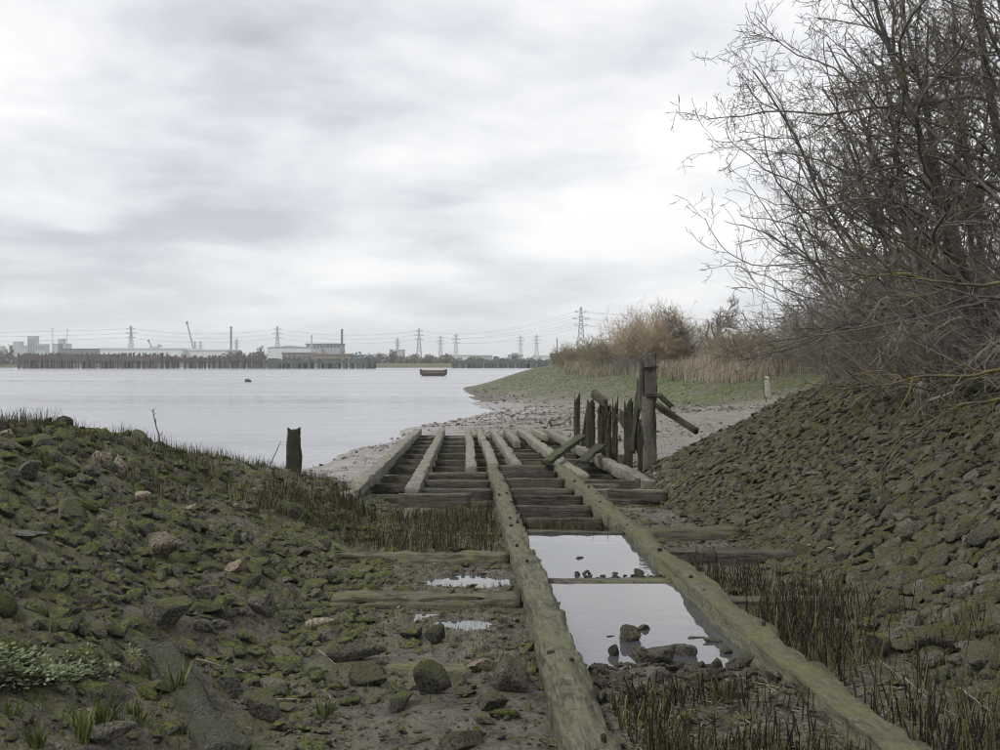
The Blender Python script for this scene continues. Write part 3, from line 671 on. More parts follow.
# right bank: rows of pitched stone
def right_bank():
    root = empty('stone_revetment', (6.5, 18, float(land(np.array([6.5]), np.array([18.]))[0])), 'right-hand bank of close-set mossy stones sloping up under the bare trees', 'revetment')
    rows = []
    s0 = 0.0
    while s0 < 6.6:
        yy = 5.5
        lw = .125+.045*rg.random()
        while yy < 33:
            ln = float(np.clip(np.exp(rg.normal()*.34)*.138, .07, .30))
            rows.append((s0+rg.normal()*.05+.13*fbm(np.array([yy*.6]), np.array([s0]), 1., 2, 77)[0], yy+ln/2, ln, lw)); yy += ln*.70
        s0 += lw*.82
    a = np.array(rows); Y = a[:, 1]; xr = np.interp(Y, [0, 14, 28], [4.1, 4.3, 3.7]); X = xr-.25+a[:, 0]*.885
    ln = a[:, 2]; yaw = .15+rg.normal(size=len(Y))*.38
    k = (Y < 30.8+np.maximum(0, X-9)*1.5); X, Y, ln, yaw = X[k], Y[k], ln[k], yaw[k]
    S = scatter_stones(X, Y, ln*(1.30+.15*sstep(16, 8, Y)), yaw, np.full(len(X), .28), rg, .92, .12, MEDS)
    top, rest = split_largest(S, 300)
    stone_parts(S, top, 'stoneR', root); far_ = (S['P'][rest, 1] > 14.5) | ~in_view(S['P'][rest]); stone_stuff('stones', S, rest[~far_], 'stoneR', root); S2 = dict(S); S2['protos'] = SMALL; stone_stuff('stones', S2, rest[far_], 'stoneR', root)
right_bank()
def left_bank():
    root = empty('rubble_bank', (-5, 14, float(land(np.array([-5.]), np.array([14.]))[0])), 'left-hand bank of half-buried mossy rubble with grass along its crest', 'bank')
    n = 12500; Y = 4.6+24*rg.random(n)**1.1; xl = np.interp(Y, [0, 8, 20, 28], [-1.9, -2.0, -2.5, -3.6]); X = xl+.7-rg.random(n)*6.6
    dens = .30+.70*sstep(-.25, .2, fbm(X, Y, .45, 3, 61)); dens = dens*np.where((Y < 8.6) & (X < -1.9), .6, 1)
    dens *= 1-.75*sstep(17, 22, Y)
    k = (rg.random(n) < dens) & clear_of(X, Y, 1.15); X, Y = X[k], Y[k]
    s = np.exp(rg.normal(size=len(X))*.48)*.125; s = np.clip(s, .05, .5)
    S = scatter_stones(X, Y, s, rg.random(len(X))*6.28, np.full(len(X), .27), rg, .9, .27, MEDS)
    top, rest = split_largest(S, 300)
    stone_parts(S, top, 'stoneL', root); far_ = (S['P'][rest, 1] > 14.5) | ~in_view(S['P'][rest]); stone_stuff('stones', S, rest[~far_], 'stoneL', root); S2 = dict(S); S2['protos'] = SMALL; stone_stuff('stones', S2, rest[far_], 'stoneL', root)
left_bank()
# uncountable small debris: slip floor, foot of the banks, beach
def debris():
    n = 17000; Y = 5+20*rg.random(n)**1.15; X = uX(rg.uniform(-7.5, 5.2, n), Y); u = X+.034*Y
    k = ((u < UL-.2) | (u > UR+.2) | (Y < 9.4)); dens = .25+.75*sstep(-.2, .35, fbm(X, Y, .8, 3, 62))
    dens = np.where((u > UL) & (u < UR) & (Y < 8.6), .8, dens); k &= (rg.random(n) < dens) & clear_of(X, Y, .9); X, Y = X[k], Y[k]
    z = land(X, Y); ok = np.ones(len(X), bool)
    for (a, b, rx, ry, lv) in PUD: ok &= (z > lv-.01) | (np.hypot((X-a)/rx, (Y-b)/ry) > 1.4) | (rg.random(len(X)) < .15)
    X, Y = X[ok], Y[ok]; s = np.clip(np.exp(rg.normal(size=len(X))*.6)*.055, .02, .26)
    S = scatter_stones(X, Y, s, rg.random(len(X))*6.28, np.full(len(X), .3), rg, 1.0, .2)
    tag(stone_stuff('rubble_litter', S, np.arange(len(X)), 'stoneL'), 'small broken stones littering the mud around the rails', 'rubble')
    n = 15000; Y = 5.2+12.5*rg.random(n)**1.3; u = rg.uniform(-3.0, 4.6, n); X = uX(u, Y)
    k = ((u < UL-.2) | (u > UR+.2) | (Y < 8.8)) & (rg.random(n) < .15+.85*sstep(-.3, .3, fbm(X, Y, .7, 3, 67))) & clear_of(X, Y, .8); X, Y = X[k], Y[k]
    for (a, b, rx, ry, lv) in PUD: k = np.hypot((X-a)/rx, (Y-b)/ry) > 1.0; X, Y = X[k], Y[k]
    S = scatter_stones(X, Y, np.clip(np.exp(rg.normal(size=len(X))*.4)*.032, .014, .09), rg.random(len(X))*6.28, np.full(len(X), .4), rg, 1.0, .15)
    tag(stone_stuff('mud_gravel', S, np.arange(len(X)), 'gravel'), 'fine brown gravel and grit pressed into the mud beside the rails', 'gravel')
    n = 24000; Y = 24+66*rg.random(n)**1.4; X = -9+34*rg.random(n)
    d = poly_sd(X, Y, SHORE); u = X+.034*Y; z = land(X, Y)
    k = (d > .1) & ((u < -2.8) | (u > 5.0) | (Y > 60)) & (rg.random(n) < .10+.90*sstep(-.2, .3, fbm(X, Y, .3, 3, 63))) & (z < 1.3)
    X, Y = X[k], Y[k]; s = np.clip(np.exp(rg.normal(size=len(X))*.5)*.12, .05, .42)
    S = scatter_stones(X, Y, s, rg.random(len(X))*6.28, np.full(len(X), .2), rg, .9, .2)
    tag(stone_stuff('beach_shingle', S, np.arange(len(X)), 'pebble'), 'scattered stones and shingle on the muddy beach', 'shingle')
    n = 9000; Y = 72+90*rg.random(n)**1.2; X = -7+34*rg.random(n); d = poly_sd(X, Y, SHORE); e = poly_sd(X, Y, FOOT)
    k = (d > .6) & (e < 4*rg.random(n)-.5) & (rg.random(n) < .1+.9*sstep(-.2, .3, fbm(X, Y, .2, 3, 66))); X, Y = X[k], Y[k]
    S = scatter_stones(X, Y, np.clip(np.exp(rg.normal(size=len(X))*.4)*.22, .1, .5), rg.random(len(X))*6.28, np.full(len(X), .2), rg, .9, .2)
    tag(stone_stuff('point_shingle', S, np.arange(len(X)), 'pebble'), 'brown stones strewn along the foot of the green point', 'shingle')
    # rubble in the shallow end of the near pool
    n = 380; Y = 8.2+1.9*rg.random(n)**.8; X = uX(rg.uniform(UL+.22, UR-.22, n), Y); dens = 1-.6*sstep(9.5, 10.0, Y+.25*(X-.9)); k = rg.random(n) < dens*.8; X, Y = X[k], Y[k]
    s = np.clip(np.exp(rg.normal(size=len(X))*.45)*.085, .04, .2); S = scatter_stones(X, Y, s, rg.random(len(X))*6.28, np.full(len(X), .3), rg, 1.0, .12)
    tag(stone_stuff('pool_edge_rubble', S, np.arange(len(X)), 'stoneP'), 'wet rubble filling the shallow end of the pool between the rails', 'rubble')
    n = 40; Y = 13.62+.45*rg.random(n)**2; X = uX(UR-.2-1.2*rg.random(n)**1.6, Y); s = rg.uniform(.04, .13, n)
    S = scatter_stones(X, Y, s, rg.random(n)*6.28, np.full(n, .3), rg, 1.0, 0); S['P'][:, 2] = POOL_A+.2*s
    tag(stone_stuff('pool_corner_rubble', S, np.arange(n), 'stoneP'), 'small stones along the beam at the near corner of the far pool', 'rubble')
debris()
def cushions():
    n = 260; Y = 5.2+13*rg.random(n)**1.4; X = uX(rg.uniform(-7, .4, n), Y); k = (rg.random(n) < sstep(-.1, .3, fbm(X, Y, .6, 3, 64))) & clear_of(X, Y, 1.0); X, Y = X[k], Y[k]
    s = rg.uniform(.12, .5, len(X)); S = scatter_stones(X, Y, s, rg.random(len(X))*6.28, np.full(len(X), .12), rg, .55, .32, MEDS)
    o = stone_stuff('moss_cushions', S, np.arange(len(X)), 'moss'); o.data.polygons.foreach_set('use_smooth', np.ones(len(o.data.polygons), bool)); tag(o, 'bright green moss cushions swelling over stones on the left bank', 'moss')
cushions()
# boulders one can single out
bigm = {}
def boulder(px, py, wpx, k, mat, label, dims=(1, 1, 1), yaw=0, sink=.22, base=None, tilt=.1, name='boulder'):
    g = ray(px, py)
    if base is not None:
        Yv = (ZC-base)*FPX/(py-HOR); g = Vector(((px-500)/FPX*Yv, Yv, base))
    D = g.y; s = wpx/FPX*D*.5
    key = (k % len(BIG), mat)
    if key not in bigm: bigm[key] = mk_mesh('boulder', BIG[key[0]][0], [BIG[key[0]][1]], M[mat], True)
    o = bpy.data.objects.new(name, bigm[key]); zmin = BIG[key[0]][0][:, 2].min()
    dims = (dims[0], dims[1], dims[2]*1.35); o.scale = (s*dims[0], s*dims[1], s*dims[2]); o.rotation_euler = (random.uniform(-tilt, tilt), random.uniform(-tilt, tilt), yaw)
    hh = -zmin*s*dims[2]; o.location = (g.x, g.y+s*.35, g.z+hh*(1-2*sink)); link(o); tag(o, label, 'rock'); return o
for i, (px, py, w, k, mt, lb, dm, yw) in enumerate(BL): boulder(px, py, w*1.08, k, mt, lb, dm, yw, sink=.15)
for (px, py, w, k, lb, dm, yw) in (
 (644, 630, 13, 1, 'small upright stone standing alone in the near pool', (1, .8, 1.35), .3),
 (630, 641, 19, 3, 'round wet stone at the left of the pool rubble', (1, .8, 1.0), .4),
 (615, 655, 17, 4, 'tall narrow stone beside the round one in the pool', (.9, .8, 1.5), 1.4),
 (609, 637, 12, 12, 'small flat stone behind the tall narrow one in the pool', (1, .8, .6), .4),
 (660, 668, 34, 5, 'large peaked mossy stone heaped in the pool rubble', (1, .8, 1.05), .4),
 (644, 666, 30, 6, 'sloping dark stone against the peaked mossy one', (1, .8, .8), 2),
 (684, 656, 26, 7, 'big dark stone at the right of the pool rubble heap', (1, .7, .6), 2.5),
 (695, 639, 22, 8, 'low flat stone awash in the near pool', (1, .7, .5), .2),
 (716, 643, 24, 9, 'long thin stone awash beside the low flat one', (1, .35, .35), .05),
 (726, 654, 15, 10, 'little stone by the right rail in the pool', (1, .8, .7), .4),
 (742, 676, 26, 11, 'mossy stone wedged against the right rail', (1, .8, 1), .8)):
    boulder(px, py+2, w*1.15, k, 'stoneP', lb, (dm[0], dm[1], dm[2]*(.95 if w > 22 else .75)), yw, sink=.10, base=POOL_B-.02)
for (px, py, w, k, lb, dm) in ((580, 559, 9, 2, 'small dark stone in the middle of the far pool', (1, .7, .6)), (589, 578, 9, 5, 'little stone near the beam between the two pools', (1, .7, .6)),
                           (640, 578, 15, 6, 'mossy lump at the near right corner of the far pool', (1, .8, .8))):
    boulder(px, py, w, k, 'stoneP', lb, dm, .4, sink=.2, base=POOL_A-.01)
for (px, py, w, k, mt, lb) in ((124, 632, 11, 2, 'white', 'white shell-like chip in the mud near the bank toe'), (204, 626, 12, 3, 'white', 'bright white chip lying on the rubble bank')):
    boulder(px, py, w, k, mt, lb, (1, .6, .4), .3, name='chip')
a = ray(160, 662); b = ray(236, 752)
tag(baulk('concrete_beam', (a.x, a.y, a.z+.0), (b.x, b.y-.3, b.z-.02), .34, .34, 'concrete', rough=.035, seg=.08, wear=.4), 'mossy concrete beam half buried in the bank beside the grass tuft', 'beam')

# ------------------------------------------------------------------ twigs, stalks and blades (batched)
def tubes(paths, r0, r1, k=3):
    """paths (B,n,3) -> V, F"""
    B, n, _ = paths.shape; t = np.empty_like(paths); t[:, 1:-1] = paths[:, 2:]-paths[:, :-2]; t[:, 0] = paths[:, 1]-paths[:, 0]; t[:, -1] = paths[:, -1]-paths[:, -2]; t = nrm(t)
    ref = np.where(np.abs(t[:, :1, 2:]) > .8, np.array([[[1., 0, 0]]]), np.array([[[0, 0, 1.]]])); ref = np.broadcast_to(ref, t.shape)
    x = nrm(np.cross(ref, t)); y = np.cross(t, x); s = np.linspace(0, 1, n)[None, :]
    r = (r0[:, None]*(1-s)+r1[:, None]*s)
    a = np.arange(k)/k*2*math.pi
    V = paths[:, :, None]+r[:, :, None, None]*(np.cos(a)[None, None, :, None]*x[:, :, None]+np.sin(a)[None, None, :, None]*y[:, :, None])
    idx = np.arange(B*n*k).reshape(B, n, k); ir = np.roll(idx, -1, 2)
    F = np.stack([idx[:, :-1], ir[:, :-1], ir[:, 1:], idx[:, 1:]], -1).reshape(-1, 4)
    return V.reshape(-1, 3), F
def grow(start, dirs, length, n, wander, trop, rg, up=0.0):
    B = len(start); P = np.empty((B, n, 3)); P[:, 0] = start; d = nrm(dirs); st = (length/(n-1))[:, None]
    for i in range(1, n):
        d = nrm(d+rg.normal(size=(B, 3))*wander+np.array(trop)[None]+np.array([0, 0, up])*(i/n)); P[:, i] = P[:, i-1]+d*st
    return P
def sprout(P, r0, r1, per, t0, t1, ang0, ang1, rg, bias=(0, 0, 0)):
    B, n, _ = P.shape; idx = np.repeat(np.arange(B), per); m = len(idx); t = rg.uniform(t0, t1, m); f = t*(n-1); i = np.minimum(f.astype(int), n-2); w = (f-i)[:, None]
    s = P[idx, i]*(1-w)+P[idx, i+1]*w; tan = nrm(P[idx, i+1]-P[idx, i]); rr = (r0*(1-0))[idx]*(1-t)+r1[idx]*t
    q = nrm(np.cross(tan, rg.normal(size=(m, 3)))); a = rg.uniform(ang0, ang1, m)[:, None]
    d = nrm(tan*np.cos(a)+q*np.sin(a)+np.array(bias)[None]); return s, d, rr, t
class Acc:
    def __init__(s): s.V = []; s.F = []; s.T = []; s.o = 0
    def add(s, V, F, T=None):
        s.V.append(V); s.F.append(F+s.o); s.o += len(V); s.T.append(np.zeros(len(V)) if T is None else T)
    def mesh(s, name, mat, smooth=True): return mk_mesh(name, np.vstack(s.V), [np.vstack(s.F)], M[mat], smooth, tint=np.concatenate(s.T))
def tree_mesh(seed, stems, H, lean, limbs, limbL, bias, sub=9, twig=7, tip=2, base_r=.13, spread=.35, low=.12, bark='bark', twm='twig', up=.02, twl=.5, rs=1):
    rg = np.random.default_rng(seed); tr = Acc(); cr = Acc()
    a = rg.random(stems)*6.28; st = np.stack([np.cos(a)*.3, np.sin(a)*.3, np.full(stems, -.25)], -1)*np.array([1, 1, 1])
    dr = np.stack([lean[0]+rg.normal(size=stems)*spread, lean[1]+rg.normal(size=stems)*spread, np.ones(stems)], -1)
    ln = H*rg.uniform(.8, 1.1, stems); P = grow(st, dr, ln, 16, .07, (0, 0, .03), rg); r0 = base_r*rg.uniform(.6, 1.15, stems); r1 = np.full(stems, .018)
    tr.add(*tubes(P, r0, r1, 7))
    s, d, rr, t = sprout(P, r0, r1, limbs, low, .97, .6, 1.25, rg, bias)
    L1 = limbL*(1.1-.62*t)*rg.uniform(.6, 1.25, len(t)); q0 = np.minimum(rr*.75, .055)*rg.uniform(.5, 1, len(t)); q1 = np.full(len(t), .008)
    P1 = grow(s, d, L1, 15, .17, (0, 0, .0), rg, up); tr.add(*tubes(P1, q0*rs, q1*rs, 5))
    s, d, rr, t = sprout(P1, q0, q1, sub, .12, 1, .45, 1.05, rg); L2 = limbL*.34*(1.1-.6*t)*rg.uniform(.5, 1.3, len(t)); a0 = np.minimum(rr*.7, .018); a1 = np.full(len(t), .006)
    P2 = grow(s, d, L2, 9, .24, (0, 0, .0), rg, .05); cr.add(*tubes(P2, a0*rs, a1*rs, 3))
    s, d, rr, t = sprout(P2, a0, a1, twig, .1, 1, .5, 1.15, rg); L3 = twl*(1.15-.6*t)*rg.uniform(.4, 1.3, len(t)); b0 = np.minimum(rr*.75, .0085); b1 = np.full(len(t), .0045)
    P3 = grow(s, d, L3, 5, .30, (0, 0, 0), rg, .12); cr.add(*tubes(P3, b0*rs, b1*rs, 3))
    if tip:
        s, d, rr, t = sprout(P3, b0, b1, tip, .3, 1, .5, 1.1, rg); L4 = .2*rg.uniform(.3, 1.3, len(t)); P4 = grow(s, d, L4, 2, .2, (0, 0, .1), rg); cr.add(*tubes(P4, np.full(len(t), .005), np.full(len(t), .006), 3))
    return tr.mesh('trunk', bark), cr.mesh('crown', twm)
def place_tree(meshes, x, y, label, name='bare_tree', rz=0, s=1, group=None, cat='tree', z=None):
    z = float(land(np.array([x]), np.array([y]))[0]) if z is None else z
    r = empty(name, (x, y, z), label, cat, group, rz); r.scale = (s, s, s)
    mk_obj('trunk', meshes[0], r); mk_obj('crown', meshes[1], r); return r
TA = tree_mesh(1, 3, 12.5, (-.30, -.06), 14, 5.8, (-.60, -.15, .12), sub=9, twig=6)
TB = tree_mesh(2, 4, 11.5, (-.24, .0), 11, 5.6, (-.58, -.1, .10), sub=8, twig=5)
TC = tree_mesh(3, 4, 9.5, (-.32, -.1), 11, 5.2, (-.6, -.2, .04), sub=8, twig=5, low=.06)
TREES = [(TA, 10.7, 20.5, 0, 1.0, 'leaning bare tree with the longest limbs reaching over the stone bank'),
         (TB, 12.2, 26.5, .2, 1.05, 'many-stemmed bare tree behind the leaning one at the top of the stone bank'),
         (TC, 11.0, 23.2, -.2, .95, 'low-branched bare tree spreading over the pitched stones'),
         (TC, 14.4, 37.0, .15, .85, 'low spreading bare tree hanging over the edge of the turf'),
         (TA, 15.5, 34.0, .4, .9, 'bare tree at the back of the stone bank next to the reed bed'),
         (TB, 10.3, 17.2, -.35, 1.05, 'bare tree at the top of the stones whose crown leaves the frame'),
         (TC, 14.0, 30.0, .3, 1.05, 'bare tree with crossing limbs between the two rear trees')]
for ms, x, y, rz, s, lb in TREES: place_tree(ms, x, y, lb, rz=rz, s=s, group='bare trees above the stone bank')
# a straight pale stem
def pale_stem():
    rg = np.random.default_rng(44); g = at(925, 385, 22.0); z = float(land(np.array([g.x]), np.array([g.y]))[0]); r = empty('pale_stemmed_tree', (g.x, g.y, z), 'slender tree with a straight pale trunk among the dark branches', 'tree')
    tr = Acc(); cr = Acc(); P = grow(np.array([[0, 0, -.2]]), np.array([[-.12, 0, 1.]]), np.array([7.5]), 18, .03, (0, 0, .01), rg); r0 = np.array([.105]); r1 = np.array([.02]); tr.add(*tubes(P, r0, r1, 8))
    s, d, rr, t = sprout(P, r0, r1, 22, .25, 1, .5, 1.1, rg); L1 = 2.2*rg.uniform(.4, 1.2, len(t)); P1 = grow(s, d, L1, 8, .12, (0, 0, .02), rg); cr.add(*tubes(P1, np.full(len(t), .02), np.full(len(t), .005), 4))
    s, d, rr, t = sprout(P1, np.full(len(t), .02), np.full(len(t), .005), 8, .2, 1, .5, 1.1, rg); P2 = grow(s, d, .6*rg.uniform(.4, 1.3, len(t)), 4, .2, (0, 0, .02), rg); cr.add(*tubes(P2, np.full(len(t), .006), np.full(len(t), .003), 3))
    mk_obj('trunk', tr.mesh('trunk', 'barkP'), r); mk_obj('crown', cr.mesh('crown', 'twig'), r)
pale_stem()
# thicket bushes under the trees
def bush_mesh(seed, stems, H, W, mat, sub=9, twig=7, r=.014, name='branches', flat=.0, tw=.005):
    rg = np.random.default_rng(seed); ac = Acc(); a = rg.random(stems)*6.28; rad = np.sqrt(rg.random(stems))
    st = np.stack([np.cos(a)*rad*W*.45, np.sin(a)*rad*W*.45, np.full(stems, -.15)], -1)
    dr = np.stack([np.cos(a)*rad*.75*W/H+rg.normal(size=stems)*.25, np.sin(a)*rad*.75*W/H+rg.normal(size=stems)*.25, np.ones(stems)], -1)
    P = grow(st, dr, H*rg.uniform(.55, 1.08, stems), 9, .12, (0, 0, -flat), rg); ac.add(*tubes(P, np.full(stems, r), np.full(stems, r*.35), 4))
    s, d, rr, t = sprout(P, np.full(stems, r), np.full(stems, r*.35), sub, .12, 1, .4, 1.1, rg); m = len(t)
    P1 = grow(s, d, H*.32*rg.uniform(.4, 1.2, m), 5, .2, (0, 0, 0), rg, .05); ac.add(*tubes(P1, np.full(m, r*.45), np.full(m, tw), 3))
    s, d, rr, t = sprout(P1, np.full(m, r*.45), np.full(m, tw), twig, .1, 1, .4, 1.1, rg); m = len(t)
    P2 = grow(s, d, H*.13*rg.uniform(.4, 1.3, m), 3, .2, (0, 0, 0), rg); ac.add(*tubes(P2, np.full(m, tw*1.1), np.full(m, tw*.8), 3))
    return ac.mesh(name, mat)
def place_bush(me, x, y, label, cat='bush', s=(1, 1, 1), rz=0, group=None, name='bush', z=None):
    z = float(land(np.array([x]), np.array([y]))[0]) if z is None else z
    o = bpy.data.objects.new(name, me); o.location = (x, y, z); o.scale = s; o.rotation_euler = (0, 0, rz); link(o); return tag(o, label, cat, group)
TH = [bush_mesh(50+i, 60, 3.2, 3.4, 'scrub', 9, 8) for i in range(3)]
k = 0
for (x, y) in ((9.6, 21.5), (11.2, 24.5), (12.6, 28.5), (10.6, 18.2), (13.4, 32), (15.0, 36), (12.6, 22.0), (14.5, 27.0), (16.5, 31), (17.2, 40), (11.6, 31.0), (18.5, 36), (13.8, 36.5), (20, 46), (19.0, 41), (16.6, 44.5)):
    place_bush(TH[k % 3], x, y, 'leafless brown thicket bush under the bare trees on the stone bank', s=(1.15, 1.15, random.uniform(.8, 1.25)), rz=random.random()*6, group='thicket bushes under the trees', name='thicket_bush'); k += 1
# yellow lichened boughs hanging low over the stones
def boughs():
    for i, (px, py, D, dx, L_, lb) in enumerate(((1010, 398, 15.5, -1, 2.6, 'yellow lichened bough lying low over the upper stones at the bank top'), (1015, 372, 15.0, -1, 2.9, 'lichen-crusted bough hanging just above the upper stones'),
                                           (960, 385, 18.0, -.9, 2.6, 'lichened bough trailing onto the stones below the pale trunk'), (1020, 282, 14.5, -1, 2.4, 'long dark bough with yellow lichen reaching out across the thicket'))):
        rg = np.random.default_rng(600+i); p = at(px, py, D); g = float(land(np.array([p.x]), np.array([p.y]))[0])
        root = empty('lichened_bough', (p.x, p.y, p.z), lb, 'bough'); st = np.zeros((1, 3)); dr = np.array([[dx, -.15, .05]])
        ac = Acc(); tw = Acc(); P = grow(st, dr, np.array([L_]), 14, .16, (0, 0, -.006), rg); r0 = np.array([.03]); r1 = np.array([.007]); ac.add(*tubes(P, r0, r1, 5))
        s, d, rr, t = sprout(P, r0, r1, 12, .05, 1, .4, .9, rg); m = len(t); P1 = grow(s, d, 1.1*rg.uniform(.4, 1.2, m), 7, .16, (0, 0, 0), rg, .03); tw.add(*tubes(P1, np.full(m, .012), np.full(m, .005), 4))
        s, d, rr, t = sprout(P1, np.full(m, .012), np.full(m, .005), 6, .15, 1, .4, 1.0, rg); m = len(t); P2 = grow(s, d, .4*rg.uniform(.4, 1.2, m), 4, .2, (0, 0, 0), rg, .05); tw.add(*tubes(P2, np.full(m, .006), np.full(m, .0035), 3))
        mk_obj('limb', ac.mesh('limb', 'barkY'), root); mk_obj('twigs', tw.mesh('twigs', 'barkY'), root)
boughs()
# ------------------------------------------------------------------ bushes and trees on the green point
WIL = bush_mesh(70, 220, 7.2, 7.0, 'willow', 13, 4, .03, tw=.016)
g = at(655, 350, 122); place_bush(WIL, g.x, g.y, 'orange-brown leafless willow standing highest on the green bank', 'willow', (.74, .8, .93), 0, name='willow')
g = at(622, 352, 132); place_bush(bush_mesh(71, 90, 3.6, 5, 'scrubO', 10, 6, .025, tw=.014), g.x, g.y, 'lower brown flank bush on the river side of the orange willow', name='bush')
TD = tree_mesh(9, 2, 7.2, (0, 0), 16, 3.2, (0, 0, .25), sub=7, twig=6, tip=0, base_r=.26, spread=.25, low=.2, bark='barkP', twm='palew', up=.08, twl=.8, rs=3.2)
g = at(703, 350, 116); place_tree(TD, g.x, g.y, 'pale bare round-crowned tree beside the orange willow', s=1.0)
DB = [bush_mesh(80+i, 130, 4.0, 7.0, 'scrubO', 11, 4, .018, tw=.013) for i in range(2)]
for (px, D, s, lb) in ((586, 168, 1.0, 'dark low bush nearest the concrete ruin'), (603, 158, 1.1, 'dark olive bush in the middle of the low hedge'), (622, 146, 1.05, 'dark bush ending the low hedge under the willow'), (574, 176, .75, 'small bush pressed against the concrete ruin'),
                   (724, 118, .95, 'olive brown bush right of the pale round tree'), (745, 112, 1.0, 'brown bush behind the tall dry reeds'), (766, 104, 1.15, 'brown bush where the reeds meet the bare trees'), (690, 128, .75, 'dull bush at the foot of the pale round tree'), (786, 96, 1.35, 'brown bush half hidden by the bare trees\' twigs')):
    g = at(px, 360, D); place_bush(DB[px % 2], g.x, g.y, lb, s=(s, s, s*.95), rz=px*.7, name='scrub_bush')
g = at(640, 362, 119); place_bush(bush_mesh(84, 60, 2.6, 4.5, 'scrub', 9, 6, .02, tw=.013), g.x, g.y, 'dark scrub bush directly behind the tall grey post', name='scrub_bush')
# ------------------------------------------------------------------ grass, reeds and stubble
def blades(name, X, Y, h, w, mat, rg, lean=.35, zoff=-.02, kind='stuff', label=None, cat=None, trop=None):
    z = land(X, Y)+zoff; n = len(X); a = rg.random(n)*6.28; l = lean*h*rg.random(n)
    d = np.stack([np.cos(a), np.sin(a)], -1)*l[:, None]; sd = np.stack([-np.sin(a+rg.normal(size=n)*.6), np.cos(a+rg.normal(size=n)*.6)], -1)*(w*.5)[:, None]
    b = np.stack([X, Y], -1); V = np.empty((n, 5, 3))
    V[:, 0, :2] = b-sd; V[:, 1, :2] = b+sd; V[:, 2, :2] = b+d*.35+sd*.7; V[:, 3, :2] = b+d*.35-sd*.7; V[:, 4, :2] = b+d
    V[:, 0, 2] = z; V[:, 1, 2] = z; V[:, 2, 2] = z+h*.55; V[:, 3, 2] = z+h*.55; V[:, 4, 2] = z+h*(1-.3*(l/np.maximum(h, 1e-3)))
    i = np.arange(n)[:, None]*5; Q = i+np.array([[0, 1, 2, 3]]); T = i+np.array([[3, 2, 4]])
    me = mk_mesh(name, V.reshape(-1, 3), [Q, T], M[mat], False, tint=np.repeat(rg.random(n), 5))
    o = mk_obj(name, me); return tag(o, label, cat, kind=kind)
def stalks(name, X, Y, h, r, mat, rg, label, cat, lean=.12, n=3, fallen=.03):
    z = land(X, Y)-.03; B = len(X); fl = rg.random(B) < fallen
    d = np.stack([rg.normal(size=B)*lean, rg.normal(size=B)*lean, np.ones(B)], -1); d[fl, 2] = .25; d[fl, :2] = rg.normal(size=(fl.sum(), 2))
    P = grow(np.stack([X, Y, z], -1), d, h, n, .06, (0, 0, 0), rg); V, F = tubes(P, r, r*.7, 3)
    t = np.where(fl, .97, rg.random(B)*.9); me = mk_mesh(name, V, [F], M[mat], True, tint=np.repeat(t, n*3)); return tag(mk_obj(name, me), label, cat, kind='stuff')
def region(n, pts, rg):
    P = np.array(pts); lo, hi = P.min(0), P.max(0); X = rg.uniform(lo[0], hi[0], n); Y = rg.uniform(lo[1], hi[1], n); k = poly_sd(X, Y, [tuple(p) for p in pts]) > 0; return X[k], Y[k]
def clump(X, Y, rg, sc=1.2, lo=-.2, hi=.25, s=70):
    k = rg.random(len(X)) < sstep(lo, hi, fbm(X, Y, sc, 3, s)); return X[k], Y[k]
rg = np.random.default_rng(21)
X, Y = region(5600, [(-3.9, 16.6), (uX(.6, 17), 16.3), (uX(.62, 22.4), 22.4), (uX(-2.4, 21.2), 21.2), (-4.2, 19.5)], rg); X, Y = clump(X, Y, rg, .9, -.3, .3, 79)
stalks('reed_stubble', X, Y, rg.uniform(.08, .30, len(X))*(1.1+1.0*fbm(X, Y, .7, 3, 84)), rg.uniform(.003, .0075, len(X)), 'stub', rg, 'dark upright reed stubble filling the hollow left of the rails', 'reeds')
X, Y = region(1500, [(uX(UL+.22, 17.8), 17.7), (uX(UR-.22, 17.8), 17.7), (uX(UR-.2, 20.5), 20), (uX(UL+.2, 20.5), 20)], rg); X, Y = clump(X, Y, rg, 1.0, -.5, .3)
stalks('reed_stubble', X, Y, rg.uniform(.2, .55, len(X)), rg.uniform(.003, .006, len(X)), 'stub', rg, 'thin reed stubble growing between the rails beyond the pools', 'reeds')
X, Y = region(2000, [(uX(UL+.25, 5.8), 5.8), (uX(UR-.2, 5.8), 5.8), (uX(UR-.2, 8.3), 8.3), (uX(UL+.25, 8.5), 8.5)], rg); X, Y = clump(X, Y, rg, 1.3, -.45, .15)
stalks('cut_reed_stubble', X, Y, rg.uniform(.07, .25, len(X)), rg.uniform(.004, .008, len(X)), 'stubD', rg, 'blackened cut reed stubble between the rails before the pools', 'reeds', .16, 3, .05)
X, Y = region(900, [(uX(UL+.25, 5.8), 5.8), (uX(UR-.2, 5.8), 5.8), (uX(UR-.2, 7.6), 7.6), (uX(UL+.25, 8.0), 8.0)], rg); X, Y = clump(X, Y, rg, 1.3, -.3, .2)
blades('young_grass', X, Y, rg.uniform(.06, .2, len(X)), rg.uniform(.006, .012, len(X)), 'tuft', rg, .4, label='fresh green shoots among the blackened stubble', cat='grass')
X, Y = region(4600, [(uX(UR+.2, 6.0), 6.0), (4.6, 6.2), (4.7, 10), (4.1, 13.0), (uX(UR+.2, 14.8), 14.8)], rg); X, Y = clump(X, Y, rg, .8, -.35, .25, 71)
stalks('reed_stubble', X, Y, rg.uniform(.12, .5, len(X)), rg.uniform(.004, .008, len(X)), 'stubD', rg, 'ragged dark reed stubble between the right rail and the stone bank', 'reeds', .2, 3, .08)
